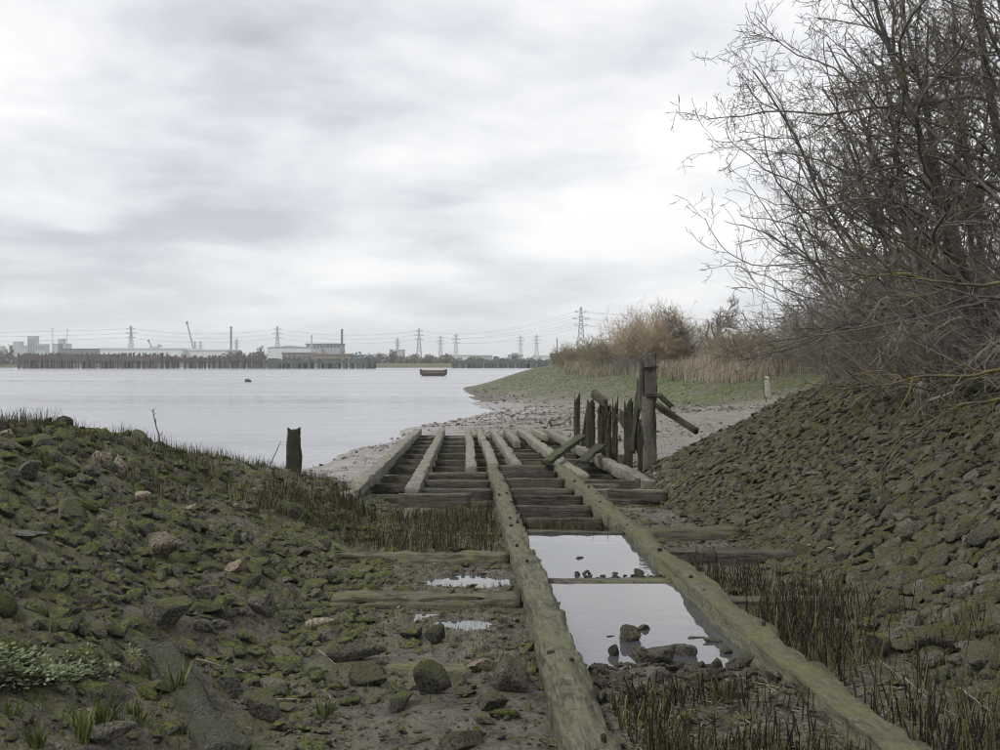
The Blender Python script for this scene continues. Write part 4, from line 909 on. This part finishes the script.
X, Y = region(2600, [(uX(UR+.2, 5.6), 5.6), (4.4, 5.8), (4.4, 8.2), (3.7, 13.0), (uX(UR+.2, 14.6), 14.6)], rg); X, Y = clump(X, Y, rg, .9, -.25, .3, 72)
blades('young_grass', X, Y, rg.uniform(.06, .24, len(X)), rg.uniform(.005, .010, len(X)), 'tuft', rg, .5, label='green grass sprouting along the outside of the right rail', cat='grass')
def litter(name, pts, n, label):
    X, Y = region(n, pts, rg); B = len(X); z = land(X, Y)+.015; a = rg.random(B)*6.28; d = np.stack([np.cos(a), np.sin(a), rg.normal(size=B)*.12], -1)
    P = grow(np.stack([X, Y, z], -1), d, rg.uniform(.06, .26, B), 3, .08, (0, 0, 0), rg); V, F = tubes(P, rg.uniform(.0025, .005, B), np.full(B, .002), 3)
    tag(mk_obj(name, mk_mesh(name, V, [F], M['litter'], True, tint=np.repeat(rg.random(B), 9))), label, 'litter', kind='stuff')
litter('dead_stem_litter', [(uX(UL+.25, 5.8), 5.8), (uX(UR-.2, 5.8), 5.8), (uX(UR-.2, 8.6), 8.6), (uX(UL+.25, 8.6), 8.6)], 700, 'broken dead reed stems littering the mud between the rails')
litter('dead_stem_litter', [(uX(UR+.2, 5.6), 5.6), (4.5, 5.8), (4.4, 12.5), (uX(UR+.2, 13.5), 13.5)], 900, 'broken dead reed stems littering the ground outside the right rail')
# grass on the left bank and its crest
X, Y = region(26000, [(-8.5, 12), (-4.5, 14.5), (-2.8, 17), (-3.2, 24.5), (-5.2, 28.5), (-7, 29), (-9, 20)], rg); X, Y = clump(X, Y, rg, .7, -.35, .25, 73)
blades('bank_grass', X, Y, rg.uniform(.08, .34, len(X)), rg.uniform(.006, .013, len(X)), 'bladeD', rg, .5, label='rough olive grass covering the far end of the rubble bank', cat='grass')
X, Y = region(24000, [(-8.5, 5), (-2.0, 5), (-2.4, 16), (-8.5, 16)], rg); X, Y = clump(X, Y, rg, .9, -.12, .35, 74)
blades('moss_grass', X, Y, rg.uniform(.03, .12, len(X)), rg.uniform(.005, .010, len(X)), 'blade', rg, .6, label='short green grass and moss growing between the bank stones', cat='grass')
X, Y = region(9000, [(-2.6, 6.5), (.5, 6.5), (.3, 17), (-2.6, 17)], rg); X, Y = clump(X, Y, rg, .9, -.05, .4, 75)
blades('moss_grass', X, Y, rg.uniform(.03, .13, len(X)), rg.uniform(.005, .010, len(X)), 'blade', rg, .6, label='patchy green growth on the mud around the left puddles', cat='grass')
n = 1300; px = rg.uniform(-10, 330, n)
yc = np.interp(px, [0, 100, 200, 300, 340], [15, 19, 24, 28.5, 29.5])*rg.uniform(.95, 1.03, n); X = (px-500)/FPX*yc; Y = yc; X, Y = clump(X, Y, rg, .8, -.2, .3, 76)
stalks('dry_grass_stems', X, Y, rg.uniform(.08, .32, len(X)), rg.uniform(.002, .004, len(X)), 'stub', rg, 'thin dry grass stems along the crest of the rubble bank', 'grass', .2)
# leafy weeds low on the left bank
def weeds():
    rg = np.random.default_rng(33); c = []
    for k in range(900):
        px = rg.uniform(-15, 150); py = rg.uniform(652, 688)-.0*px
        if py > 690-px*.12 or rg.random() < .12: continue
        q_ = ray(px, py, y1=30)
        if fbm(np.array([q_.x]), np.array([q_.y]), 1.6, 3, 85)[0] < -.35+.35*rg.random(): continue
        c.append(q_)
    V = []; T = []; F = []; o = 0
    for p in c:
        for j in range(12):
            a = rg.random()*6.28; r = rg.uniform(.01, .10); h = rg.uniform(.0, .085)*rg.random(); s = rg.uniform(.012, .032); e = rg.uniform(-.2, .7)
            q = np.array([p.x+r*math.cos(a), p.y+r*math.sin(a), p.z+h]); f = np.array([math.cos(a)*math.cos(e), math.sin(a)*math.cos(e), math.sin(e)]); sd_ = np.array([-math.sin(a), math.cos(a), rg.normal()*.3])*.5
            V += [q, q+f*s*.8+sd_*s*.9, q+f*s*1.9, q+f*s*.8-sd_*s*.9]; F.append([o, o+1, o+2, o+3]); o += 4; T += [rg.random()]*4
    me = mk_mesh('leafy_weeds', np.array(V), [np.array(F)], M['leaf'], False, tint=T); tag(mk_obj('leafy_weeds', me), 'mat of small grey-green leafy weeds low on the rubble bank', 'weeds', kind='stuff')
weeds()
# single grass tufts
def tuft(px, py, hpx, n, label, mat='tuft', spread=.06):
    rg = np.random.default_rng(px); p = ray(px, py); H = hpx/FPX*p.y; m = n; a = rg.random(m)*6.28; st = np.stack([np.cos(a)*spread*rg.random(m), np.sin(a)*spread*rg.random(m), np.full(m, -.02)], -1)
    d = np.stack([np.cos(a)*.45*rg.random(m), np.sin(a)*.45*rg.random(m), np.ones(m)], -1); hh = H*rg.uniform(.45, 1.15, m); P = grow(st, d, hh, 6, .08, (0, 0, -.05), rg)
    w = rg.uniform(.006, .011, m); sd_ = nrm(np.cross(P[:, -1]-P[:, 0], np.array([[0, 0, 1.]])+rg.normal(size=(m, 3))*.3)); pr = np.array([.8, 1, 1, .8, .5, .05])
    A = P-sd_[:, None]*(w[:, None]*pr[None])[..., None]; B = P+sd_[:, None]*(w[:, None]*pr[None])[..., None]; V = np.stack([A, B], 2).reshape(-1, 3)
    i = np.arange(m*12).reshape(m, 6, 2); F = np.stack([i[:, :-1, 0], i[:, :-1, 1], i[:, 1:, 1], i[:, 1:, 0]], -1).reshape(-1, 4)
    o = mk_obj('grass_tuft', mk_mesh('grass_tuft', V, [F], M[mat], False, tint=np.repeat(rg.random(m), 12)), loc=p); tag(o, label, 'grass tuft')
for a in ((176, 690, 34, 26, 'spiky pale green tuft growing from the concrete beam'), (200, 705, 14, 22, 'short green tuft in the middle of the concrete beam'), (103, 728, 38, 34, 'tall green tuft at the foot of the leafy weeds'), (84, 742, 38, 30, 'lush tuft in front of the dark rounded rock'),
          (14, 715, 20, 26, 'low tuft below the left end of the leafy weeds'), (325, 718, 26, 30, 'light green tuft in the mud below the long mossy slab'), (62, 618, 16, 18, 'little tuft among the bank stones above the weeds'), (52, 632, 12, 16, 'tiny tuft beside a dark bank stone above the weeds'),
          (45, 466, 18, 40, 'straw-coloured tuft drooping over the upper bank stones'), (38, 745, 26, 30, 'green tuft in the moss near the corner of the weeds'), (988, 606, 18, 20, 'lone bright green tuft on the stone bank'), (152, 568, 12, 20, 'small green tuft beneath the angular brown block'), (290, 700, 16, 20, 'grass tuft beside the thin stick'), (135, 720, 24, 26, 'slim green tuft between the weeds and the concrete beam'), (40, 588, 14, 20, 'small tuft on the rubble bank beside a grey slab')):
    tuft(*a)
# dry reeds and rough grass on the point
n = 8000; px = np.clip(rg.normal(735, 24, n), 685, 800); D = 98+rg.normal(size=n)*5; X = (px-500)/FPX*D; k = poly_sd(X, D, FOOT) > 7; X, D = X[k], D[k]; X, D = clump(X, D, rg, .35, -.5, .25, 82); n = len(X)
stalks('dry_reed_bed', X, D, rg.uniform(.5, 1.5, n)*(1.15+.7*fbm(X, D, .4, 3, 83)), rg.uniform(.010, .018, n), 'reed', rg, 'bed of tall straw-coloured reeds at the foot of the bushes on the point', 'reeds', .10, 3, 0)
n = 26000; px = rg.uniform(565, 705, n); D = 98+rg.random(n)*75; X = (px-500)/FPX*D; e = poly_sd(X, D, FOOT); k = (e > 8.5+2.5*fbm(X, D, .15, 3, 81)) & (e < 17); X, D = X[k], D[k]
blades('dry_bank_grass', X, D, rg.uniform(.4, 1.3, len(X)), rg.uniform(.04, .09, len(X)), 'dryg', rg, .6, label='rough grey-brown grass under the bushes along the green bank', cat='grass')
n = 16000; px = rg.uniform(500, 790, n); D = 74+rg.random(n)**1.3*90; X = (px-500)/FPX*D; e = poly_sd(X, D, FOOT); k = (e > 1) & (rg.random(n) < sstep(0, 7, e)); X, D = X[k], D[k]
blades('point_grass', X, D, rg.uniform(.05, .14, len(X)), rg.uniform(.05, .12, len(X)), 'turf', rg, .8, label='short green turf on the slope of the point', cat='grass')
# ------------------------------------------------------------------ sticks and small finds
def stick(p0, p1, r, label, mat='twig', name='stick', n=8, bend=.04, twigs=0, cat='stick', sd=1):
    rg = np.random.default_rng(sd); p0 = np.array(p0); p1 = np.array(p1); t = np.linspace(0, 1, n)[:, None]; P = (p0*(1-t)+p1*t)-p0; L_ = np.linalg.norm(p1-p0); P = P+rg.normal(size=P.shape)*bend*L_*.12; P[0] = 0
    ac = Acc(); ac.add(*tubes(P[None], np.array([r]), np.array([r*.45]), 5))
    if twigs: 
        s, d, rr, tt = sprout(P[None], np.array([r]), np.array([r*.45]), twigs, .35, 1, .4, .8, rg); m = len(tt); ac.add(*tubes(grow(s, d, L_*.14*rg.uniform(.4, 1.2, m), 3, .1, (0, 0, 0), rg), np.full(m, r*.4), np.full(m, r*.25), 5))
    o = mk_obj(name, ac.mesh(name, mat), loc=tuple(p0)); return tag(o, label, cat)
g = ray(163, 453); a = at(152, 409, g.y); stick(g, a, .016, 'bare upright twig sticking out of the bank crest against the river', twigs=5, name='upright_twig', sd=3)
g = ray(266, 474); a = at(281, 441, g.y+.2); stick(g, a, .014, 'thin stick leaning beside the lone dark post', name='leaning_stick', sd=4, bend=.02)
def gs(px, py, dz=.03): p = ray(px, py); return (p.x, p.y, p.z+dz)
stick(gs(88, 512, .06), gs(150, 530, .06), .022, 'brown weathered stick lying on the rubble bank', 'barkP', sd=5)
stick(gs(196, 669, .08), gs(247, 680, .06), .011, 'thin pale stick lying beside the concrete beam', 'palew', sd=6)
stick(gs(318, 655, .05), gs(337, 668, .03), .008, 'white twig against the long mossy slab', 'palew', sd=7)
stick(gs(258, 705, .05), gs(300, 712, .1), .009, 'grey forked twig caught among dark stones', 'palew', twigs=4, sd=8)
stick(gs(785, 545, .05), gs(850, 556, .06), .012, 'reddish stick lying along a right-hand sleeper', 'willow', sd=9)
for (a, b, lb, sdd) in (((905, 690), (935, 715), 'pale fallen reed stem beside the right rail', 11), ((960, 700), (998, 728), 'pale fallen reed stem below the large mossy block', 12), ((880, 672), (905, 690), 'short pale reed stem fallen in the stubble', 13)):
    stick(gs(*a, .1), gs(*b, .08), .006, lb, 'palew', name='fallen_reed', sd=sdd)
p0, p1 = gs(868, 412, .10), gs(958, 402, .12)
stick(gs(928, 407, .10), gs(955, 399, .14), .045, 'bleached white branch lying high on the stone bank', 'white', name='bleached_branch', bend=.1, sd=14)
stick(gs(880, 500, .05), gs(930, 472, .10), .012, 'thin grey stick across the middle of the stone bank', 'barkP', sd=15)
def stump():
    g = ray(768, 396); D = g.y; r = empty('bleached_stump', g, 'pale bleached stump with a round head at the edge of the turf', 'stump')
    h = 21/FPX*D; w = 5/FPX*D
    baulk('stem', (g.x, g.y, g.z-.1), (g.x-.05*h, g.y, g.z+h*.78), w, w, 'postG', r, rough=.02, seg=.1, taper=.2).data.materials[0] = M['white']
    V, F = BIG[4]; o = mk_obj('head', mk_mesh('head', V*np.array([w*.75, w*.75, w*.8]), [F], M['white'], True), r, (-.04*h, 0, h*.85))
stump()
def snag():
    g = ray(737, 376); D = g.y; h = 14/FPX*D
    stick(g, (g.x+.2, g.y, g.z+h), .09, 'small dark branching snag standing before the dry reeds', 'twig', name='snag', twigs=4, bend=.25, sd=18)
snag()
def driftwood():
    for i, (x0, y0, x1, y1, wd) in enumerate(((545, 430, 575, 424, 'branchy'), (552, 436, 590, 430, 'long low'), (540, 424, 562, 420, 'outermost'))):
        a = ray(x0, y0); b = ray(x1, y1); stick((a.x, a.y, a.z+.12), (b.x, b.y, b.z+.15), .10, wd+' piece of driftwood heaped on the mud beyond the slipway', 'scrub', name='driftwood', bend=.3, twigs=6, cat='driftwood', sd=30+i)['group'] = 'driftwood on the mud'
driftwood()
# ------------------------------------------------------------------ boxes and far things
def boxes(L):
    V = []; F = []
    for (x0, x1, y0, y1, z0, z1) in L:
        o = len(V); V += [(x0, y0, z0), (x1, y0, z0), (x1, y1, z0), (x0, y1, z0), (x0, y0, z1), (x1, y0, z1), (x1, y1, z1), (x0, y1, z1)]
        F += [[o, o+3, o+2, o+1], [o+4, o+5, o+6, o+7], [o, o+1, o+5, o+4], [o+1, o+2, o+6, o+5], [o+2, o+3, o+7, o+6], [o+3, o, o+4, o+7]]
    return np.array(V, float), np.array(F)
def part(name, L, mat, parent):
    V, F = boxes(L); return mk_obj(name, mk_mesh(name, V-np.array(parent.location), [F], M[mat]), parent)
def tube_obj(name, paths, r0, r1, mat, parent, k=6):
    P = np.array(paths, float)-np.array(parent.location); V, F = tubes(P, np.full(len(P), r0), np.full(len(P), r1), k); return mk_obj(name, mk_mesh(name, V, [F], M[mat], True), parent)
def jetty(x0, x1, D, top, n, mat, label, gaps=(), beams=(), w=1.6, jit=1.0, depth=9, name='jetty'):
    rg = np.random.default_rng(int(x0*7+n)); m = D/FPX; r = empty(name, ((x0-500)*m, D, WATER), label, 'jetty')
    V, F = boxes([(-.5, .5, -.5, .5, 0, 1)]); V[4:, :2] *= .8; V[5, 2] += .04; V[7, 2] -= .03; pm = mk_mesh('pile', V, [F], M[mat])
    for i in range(n):
        px = x0+(x1-x0)*(i+.5)/n+rg.normal()*.5*jit
        if any(a < px < b for a, b in gaps): continue
        for row in (0, 1):
            o = bpy.data.objects.new('pile', pm); link(o, r); yy = row*depth+rg.normal()*.6
            o.location = ((px-x0)*m+rg.normal()*.4, yy, -3); ht = ZC-(top+abs(rg.normal())*1.6*jit-HOR)*m-WATER+3
            o.scale = (w*rg.uniform(.75, 1.3), w, ht); o.rotation_euler = (0, rg.normal()*.02*jit, 0)
    for (a, b, ya, yb) in beams: part('beam', [((a-500)*m, (b-500)*m, D-.9, D+depth+.9, ZC-(yb-HOR)*m, ZC-(ya-HOR)*m)], mat, r)
    return r
jetty(15, 165, 616, 353, 56, 'pile', 'long broken timber jetty of close-set brown piles along the far shore', beams=((18, 60, 355, 360.5), (62, 118, 354.5, 361), (120, 168, 356, 361)), w=.95)
jetty(165, 262, 622, 355.5, 26, 'pile', 'gapped row of brown timber dolphins continuing the long far jetty', gaps=((170, 173), (178, 184), (190, 194), (202, 206)), beams=((168, 262, 358, 361.5),), w=1.3)
jetty(264, 373, 612, 358.5, 32, 'pileG', 'low dark jetty with regular pale openings before the riverside works', beams=((262, 373, 360, 363.6),), w=2.1, jit=.3, gaps=tuple((281+i*8.1, 284.4+i*8.1) for i in range(11)))
jetty(452, 556, 650, 360.5, 50, 'pileG', 'grey timber wharf on close piles beyond the river point', beams=((450, 557, 360.6, 363.8),), w=1.0, jit=.25)
def building(px0, px1, top, D, mat, label, depth=None, roof=None, base=None, name='building', windows=0, wrow=None, gable=0, cat='building'):
    m = D/FPX; zb = float(land(np.array([0.]), np.array([D]))[0])-.3 if base is None else base; x0, x1 = (px0-500)*m, (px1-500)*m; zt = ZC-(top-HOR)*m; depth = depth or min(60, (x1-x0)*.8+6)
    r = empty(name, ((x0+x1)/2, D+depth/2, zb), label, cat)
    part('wall', [(x0, x1, D, D+depth, zb, zt)], mat, r)
    if gable:
        zg = zt+gable*m; xm = (x0+x1)/2; e = .5
        V = np.array([(x0-e, D-.4, zt), (x1+e, D-.4, zt), (x1+e, D+depth+.4, zt), (x0-e, D+depth+.4, zt), (xm, D-.4, zg), (xm, D+depth+.4, zg)])-np.array(r.location)
        mk_obj('roof', mk_mesh('roof', V, [np.array([[0, 3, 5, 4], [1, 4, 5, 2], [0, 1, 2, 3]]), np.array([[0, 4, 1], [2, 5, 3]])], M[roof or mat]), r)
    else: part('roof', [(x0-.5, x1+.5, D-.5, D+depth+.5, zt, zt+.8+(x1-x0)*.004)], roof or mat, r)
    if windows:
        ya, yb = wrow; za, zb2 = ZC-(yb-HOR)*m, ZC-(ya-HOR)*m; st = (x1-x0)/windows
        for i in range(windows): part('window', [(x0+(i+.22)*st, x0+(i+.78)*st, D-.15, D+.1, za, zb2)], 'glass', r)
    return r
building(-6, 1.5, 346.5, 2100, 'bgrey', 'pale slab block at the left end of the far towers')
building(9.5, 13, 345.5, 2150, 'bgrey', 'low wing left of the stepped pale block')
building(13, 20, 342, 2150, 'bgrey', 'stepped pale tower block beside the low wings')
building(20, 26, 346, 2150, 'bgrey', 'low pale wing right of the stepped block')
building(27.5, 35, 336.5, 2050, 'bgrey', 'tallest pale tower block on the far skyline', windows=3, wrow=(339, 354))
building(35.5, 45, 344.5, 2050, 'bgrey', 'lower pale block joined to the tallest tower', windows=4, wrow=(346, 350))
building(52, 66, 344, 2200, 'bgrey', 'wide tower block under construction between two tower cranes')
building(58, 63, 339, 2200, 'bgrey', 'narrow core rising from the tower block under construction')
building(62, 100, 349.4, 1150, 'bdark', 'long low dark-roofed shed behind the far jetty', depth=50)
building(95, 107, 349.3, 1250, 'bgrey', 'grey shed with a shallow curved roof beyond the jetty', gable=1.6)
building(100, 182, 349.2, 1000, 'bwhite', 'very long white warehouse behind the brown jetty', depth=70)
building(184, 226, 350.4, 1010, 'bwhite', 'white warehouse standing behind the gapped dolphins', depth=60)
building(267, 311, 347.5, 800, 'bwhite', 'big pale works shed with low gable roof', gable=1.9, roof='bgrey', depth=50)
building(282, 312, 353.5, 760, 'bbrick', 'brown brick building in front of the pale works shed', depth=22, windows=6, wrow=(356, 358.5))
building(306, 340, 344.6, 850, 'bgrey', 'tall grey works building with a row of dark windows under its roof', roof='bdark', depth=26, windows=10, wrow=(345.6, 347.6))
building(312, 350, 354.8, 742, 'bbrick', 'low brown riverside shed next to the brick building', depth=16)
building(330, 361, 355.6, 752, 'bblue', 'low shed with blue-grey roof at the end of the works', depth=18, roof='bblue')
building(372, 386, 354.5, 1200, 'bgrey', 'small grey sheds beyond the gap in the jetties', gable=1)
building(398, 404, 350.3, 1250, 'bgrey', 'square grey silo building beside a pylon')
building(440, 470, 355.5, 1100, 'bwhite', 'long pale shed behind the grey wharf', depth=40)
building(470, 492, 356.0, 1120, 'bgrey', 'grey low warehouse behind the grey wharf', depth=40)
building(493, 499, 357, 900, 'bdark', 'small dark shed behind the wharf', gable=1)
building(508, 523, 355.3, 1150, 'bgrey', 'stepped grey plant building behind the wharf'); building(512, 518, 353.8, 1150, 'bgrey', 'upper storey block on the stepped grey plant')
building(533, 552, 356, 1180, 'bwhite', 'white shed at the end of the wharf', depth=30)
def chimney(px, top, D, w, mat, label):
    p = at(px, top, D); zb = float(land(np.array([p.x]), np.array([D]))[0]); r = empty('chimney', (p.x, D, zb), label, 'chimney')
    tube_obj('stack', [[(p.x, D, zb-.5), (p.x, D, (zb+p.z)/2), (p.x, D, p.z)]], w*.55, w*.45, mat, r, 10); tube_obj('rim', [[(p.x, D, p.z-1.2), (p.x, D, p.z+.4)]], w*.56, w*.56, mat, r, 10)
chimney(231, 327, 1050, 2.0, 'bdark', 'tall slim chimney standing alone behind the dolphins')
chimney(342, 329.5, 900, 1.9, 'bdark', 'dark chimney at the end of the tall works building')
chimney(311.5, 335.5, 840, 1.1, 'bgrey', 'thin pale flue beside the tall works building')
chimney(557, 339, 400, .35, 'bdark', 'slim pole rising behind the concrete ruin')
def bar_mesh(name, segs, r, mat, parent, k=4):
    P = np.array([[a, (np.array(a)+np.array(b))/2, b] for a, b in segs], float); return tube_obj(name, P, r, r, mat, parent, k)
def pylon(px, top, D, label, r=.16, H=None):
    p = at(px, top, D); zb = float(land(np.array([p.x]), np.array([D]))[0]); H = p.z-zb; o = empty('pylon', (p.x, D, zb), label, 'pylon', 'pylons across the river')
    wz = lambda t: (.085*H*(1-t)**1.25+.012*H)
    ts = [0, .14, .27, .38, .48, .57, .65, .72, .79, .86, .93, 1]; L_ = []
    c = lambda t, sx, sy: (p.x+sx*wz(t), D+sy*wz(t), zb+H*t)
    for a, b in zip(ts[:-1], ts[1:]):
        for sx in (-1, 1):
            for sy in (-1, 1):
                L_ += [(c(a, sx, sy), c(b, sx, sy)), (c(a, sx, sy), c(b, -sx, sy))]
    bar_mesh('mast', L_, r, 'steel', o)
    for t, w in ((.66, .12), (.78, .155), (.90, .11)):
        z = zb+H*t; q = wz(t); bar_mesh('crossarm', [((p.x+s*q, D, z), (p.x+s*H*w, D, z+.02*H)) for s in (-1, 1)]+[((p.x+s*q, D, z+.045*H), (p.x+s*H*w, D, z+.02*H)) for s in (-1, 1)], r, 'steel', o)
    return p.x, D, zb, H
PY = {}
for (px, top, D, lb, r) in ((131, 325.5, 1500, 'tall lattice pylon behind the long white warehouse', .30), (277.5, 326, 1550, 'slim pylon behind the pale works shed', .24), (195, 341, 2200, 'tiny pylon right of the boom crane', .3), (200.5, 341, 2300, 'faint small pylon beside the tiny one', .3), (236.5, 339, 2000, 'small pylon right of the tall slim chimney', .3),
                           (397.5, 338, 1700, 'short pylon beside the square grey silo building', .28), (419, 328, 1350, 'tall pylon standing above the trees opposite the barge', .24), (440.5, 335.5, 1750, 'left of a pair of distant pylons behind the wharf', .28), (456, 333.5, 1650, 'taller right one of a pair of distant pylons', .28),
                           (520.5, 335.5, 1800, 'distant pylon over the stepped grey plant', .28), (536.5, 334.5, 1700, 'distant pylon over the white shed at the wharf end', .28), (581, 307, 950, 'largest lattice pylon rising behind the low hedge of the point', .20)):
    PY[px] = pylon(px, top, D, lb, r)
def wire(a, b, sag, r, label):
    n = 14; t = np.linspace(0, 1, n)[:, None]; P = np.array(a)*(1-t)+np.array(b)*t; P[:, 2] -= (4*sag*t*(1-t))[:, 0]
    o = mk_obj('power_line', None) if False else None
    V, F = tubes((P-np.array(a))[None], np.array([r]), np.array([r]), 3); ob = mk_obj('power_line', mk_mesh('power_line', V, [F], M['steel'], True), loc=tuple(a)); tag(ob, label, 'cable', 'power lines over the far bank')
def arm(k, s, t, w):
    x, D, zb, H = PY[k]; return (x+s*H*w, D, zb+H*(t+.01))
OFFL = {}
for (t, w, lv) in ((.66, .12, 'lowest'), (.78, .155, 'middle'), (.90, .11, 'topmost')):
    for s in (-1, 1):
        a = arm(131, s, t, w); x, D, zb, H = PY[131]; l = (-1150+s*H*w, 1500, zb+H*t+9)
        wire(l, a, 9, .11, lv+' power cable running off left from the pylon behind the white warehouse')
        wire(a, arm(277.5, s, t, w), 7, .11, lv+' power cable between the warehouse pylon and the slim works pylon')
        wire(arm(277.5, s, t, w), arm(419, s, t, w), 7, .11, lv+' power cable between the slim works pylon and the tall pylon opposite the barge')
        wire(arm(419, s, t, w), arm(581, s, t, w), 10, .09, lv+' power cable between the pylon opposite the barge and the largest pylon')
        wire(arm(581, s, t, w), (620+s*3, 760, ZC+H*t*.85), 12, .09, lv+' power cable running off right from the largest pylon')
def crane(px, base, top, tx, D, label, w=.6, counter=None):
    a = at(px, base, D); b = at(tx, top, D); zb = float(land(np.array([a.x]), np.array([D]))[0]); r = empty('crane', (a.x, D, zb), label, 'crane')
    V0 = np.array(a); V1 = np.array(b); d = nrm(V1-V0); n_ = np.cross(d, [0, 1, 0]); L_ = []
    for s in (-1, 1): L_.append((V0+n_*s*w, V1+n_*s*w*.6))
    k = 12
    for i in range(k):
        t0, t1 = i/k, (i+1)/k; s = 1 if i % 2 else -1; L_.append((V0+(V1-V0)*t0+n_*s*w, V0+(V1-V0)*t1-n_*s*w*.8))
    bar_mesh('boom', L_, .28, 'steel', r); part('cab', [(a.x-3, a.x+3, D-2, D+2, zb, a.z+1.5)], 'bdark', r); part('hook_block', [(b.x-1.0, b.x+1.0, D-.8, D+.8, b.z-1.6, b.z+1.0)], 'bdark', r)
    return r
crane(194, 351, 322.5, 187, 1150, 'tall leaning boom crane behind the white warehouse', .7)
crane(153, 350, 340.5, 148.5, 1300, 'short boom crane beside a tree clump above the warehouse', .5)
crane(53, 352, 328.5, 52.5, 2200, 'left tower crane of the block under construction', .8); crane(66, 352, 330, 67.5, 2200, 'right tower crane of the block under construction', .8)
# far woods: reads as one mass
def far_wood(name, spans, mat, label):
    rg = np.random.default_rng(91); V = []; 
    for (x0, x1, top, D, dens) in spans:
        m = D/FPX; n = int((x1-x0)*dens); px = rg.uniform(x0, x1, n); hh = np.clip(.55+.9*fbm(px*.22, px*0+D, 1., 4, 95)+.15*rg.normal(size=n), .12, 1.2)
        zb = 1.5; zt = ZC-(top-HOR)*m; f = rg.random(n)**.8; z = zb+(zt-zb)*hh*f; X = (px-500)*m; Y = D+rg.random(n)*14
        for k in range(1): V.append(np.stack([X, Y, z], -1))
    P = np.vstack(V); n = len(P); s = rg.uniform(.5, 1.5, n); A = P[:, None]+rg.normal(size=(n, 3, 3))*s[:, None, None]*np.array([1, .8, 1]); F = np.arange(n*3).reshape(n, 3)
    tag(mk_obj(name, mk_mesh(name, A.reshape(-1, 3), [F], M[mat], False)), label, 'woodland', kind='stuff')
far_wood('far_woodland', [(-12, 22, 349, 720, 60), (15, 262, 357.8, 735, 45), (226, 262, 350.5, 730, 60), (148, 160, 344, 1320, 50), (208, 226, 348.5, 1040, 45), (342, 396, 352.5, 780, 38), (398, 452, 356.0, 760, 40), (430, 556, 359, 780, 30), (-60, -12, 349, 720, 60)], 'fwood', 'bare brown trees and scrub lining the far shore')
# barge and mooring buoy
def barge():
    D = (ZC-WATER)*FPX/(376-HOR); a = at(420, 376, D); b = at(447, 376, D); L_ = b.x-a.x; r = empty('barge', ((a.x+b.x)/2, D, WATER), 'flat-topped brown barge moored in the middle of the river', 'barge'); h = 6/FPX*D; w = L_*.28; c = Vector(((a.x+b.x)/2, D, WATER))
    xs = np.linspace(-L_/2, L_/2, 13); V = []
    for x in xs:
        t = abs(x)/(L_/2); up = .22*h*t**4; inn = .75 if t > .93 else 1.0
        for (yy, zz) in ((-w*.42*inn, -.4+up*2.5), (-w*.5*inn, h*.75+up), (w*.5*inn, h*.75+up), (w*.42*inn, -.4+up*2.5)): V.append((x, yy, zz))
    F = []; n = len(xs)
    for i in range(n-1):
        for k in range(4): F.append([i*4+k, i*4+(k+1) % 4, (i+1)*4+(k+1) % 4, (i+1)*4+k])
    F += [[3, 2, 1, 0], [(n-1)*4, (n-1)*4+1, (n-1)*4+2, (n-1)*4+3]]
    mk_obj('hull', mk_mesh('hull', np.array(V), [np.array(F)], M['hull']), r)
    part('hatch_cover', [(c.x-L_*.40, c.x+L_*.42, D-w*.4, D+w*.4, WATER+h*.70, WATER+h*1.02)], 'deck', r)
    part('rubbing_strake', [(c.x-L_*.46, c.x+L_*.46, D-w*.52, D-w*.5, WATER+h*.5, WATER+h*.62)], 'deck', r)
    for s in (-1, 1): part('bollard', [(c.x+s*L_*.46-.35, c.x+s*L_*.46+.35, D-.4, D+.4, WATER+h*.7, WATER+h*1.12)], 'hull', r)
barge()
def buoy():
    D = (ZC-WATER)*FPX/(382-HOR); p = at(248, 382, D); V, F = BIG[6]; w = 4.6/FPX*D; r = empty('mooring_buoy', (p.x, D, WATER), 'small dark rounded buoy floating between the shore and the far jetty', 'buoy')
    mk_obj('float', mk_mesh('float', V*np.array([w, w*.8, w*.75])+np.array([0, 0, w*.15]), [F], M['hull'], True), r)
    tube_obj('ring', [[(p.x+w*.25*math.cos(t), D, WATER+w*.55+w*.2*math.sin(t)) for t in np.linspace(0, 6.28, 12)]], w*.05, w*.05, 'hull', r, 5)
buoy()
def ruin():
    D = 185.; m = D/FPX; c = at(556, 361, D); zb = float(land(np.array([c.x]), np.array([D]))[0]); r = empty('concrete_ruin', (c.x, D, zb), 'broken concrete blockhouse at the water end of the green point', 'ruin')
    f = lambda a, b, t, bt, d0=0, d1=3: ((a-500)*m, (b-500)*m, D+d0, D+d1, ZC-(bt-HOR)*m, ZC-(t-HOR)*m)
    part('wall', [f(551, 560, 357, 368)], 'conc2', r); part('roof_slab', [f(550.5, 559, 353.2, 357, -.4, 3.2)], 'bdark', r); part('wall', [f(560, 567, 352.5, 367, .5, 3)], 'conc2', r); part('roof_slab', [f(559.4, 567.6, 351.8, 353.0, .2, 3.3)], 'conc2', r); part('opening', [f(553, 556.5, 359, 363, -.05, .1)], 'glass', r)
ruin()
# ------------------------------------------------------------------ haze
def haze():
    V, F = boxes([(-3150, 3150, -140, 4300, -6.0, 66)]); me = mk_mesh('haze', V, [F]); m = bpy.data.materials.new('haze'); m.use_nodes = True; N = m.node_tree.nodes; N.remove(N['Principled BSDF'])
    v = N.new('ShaderNodeVolumePrincipled'); v.inputs['Color'].default_value = (.95, .965, .99, 1); v.inputs['Density'].default_value = .00022; v.inputs['Anisotropy'].default_value = .5
    m.node_tree.links.new(v.outputs[0], N['Material Output'].inputs['Volume']); me.materials.append(m); tag(mk_obj('haze', me), 'pale damp air over the river', 'haze', kind='stuff')
haze()
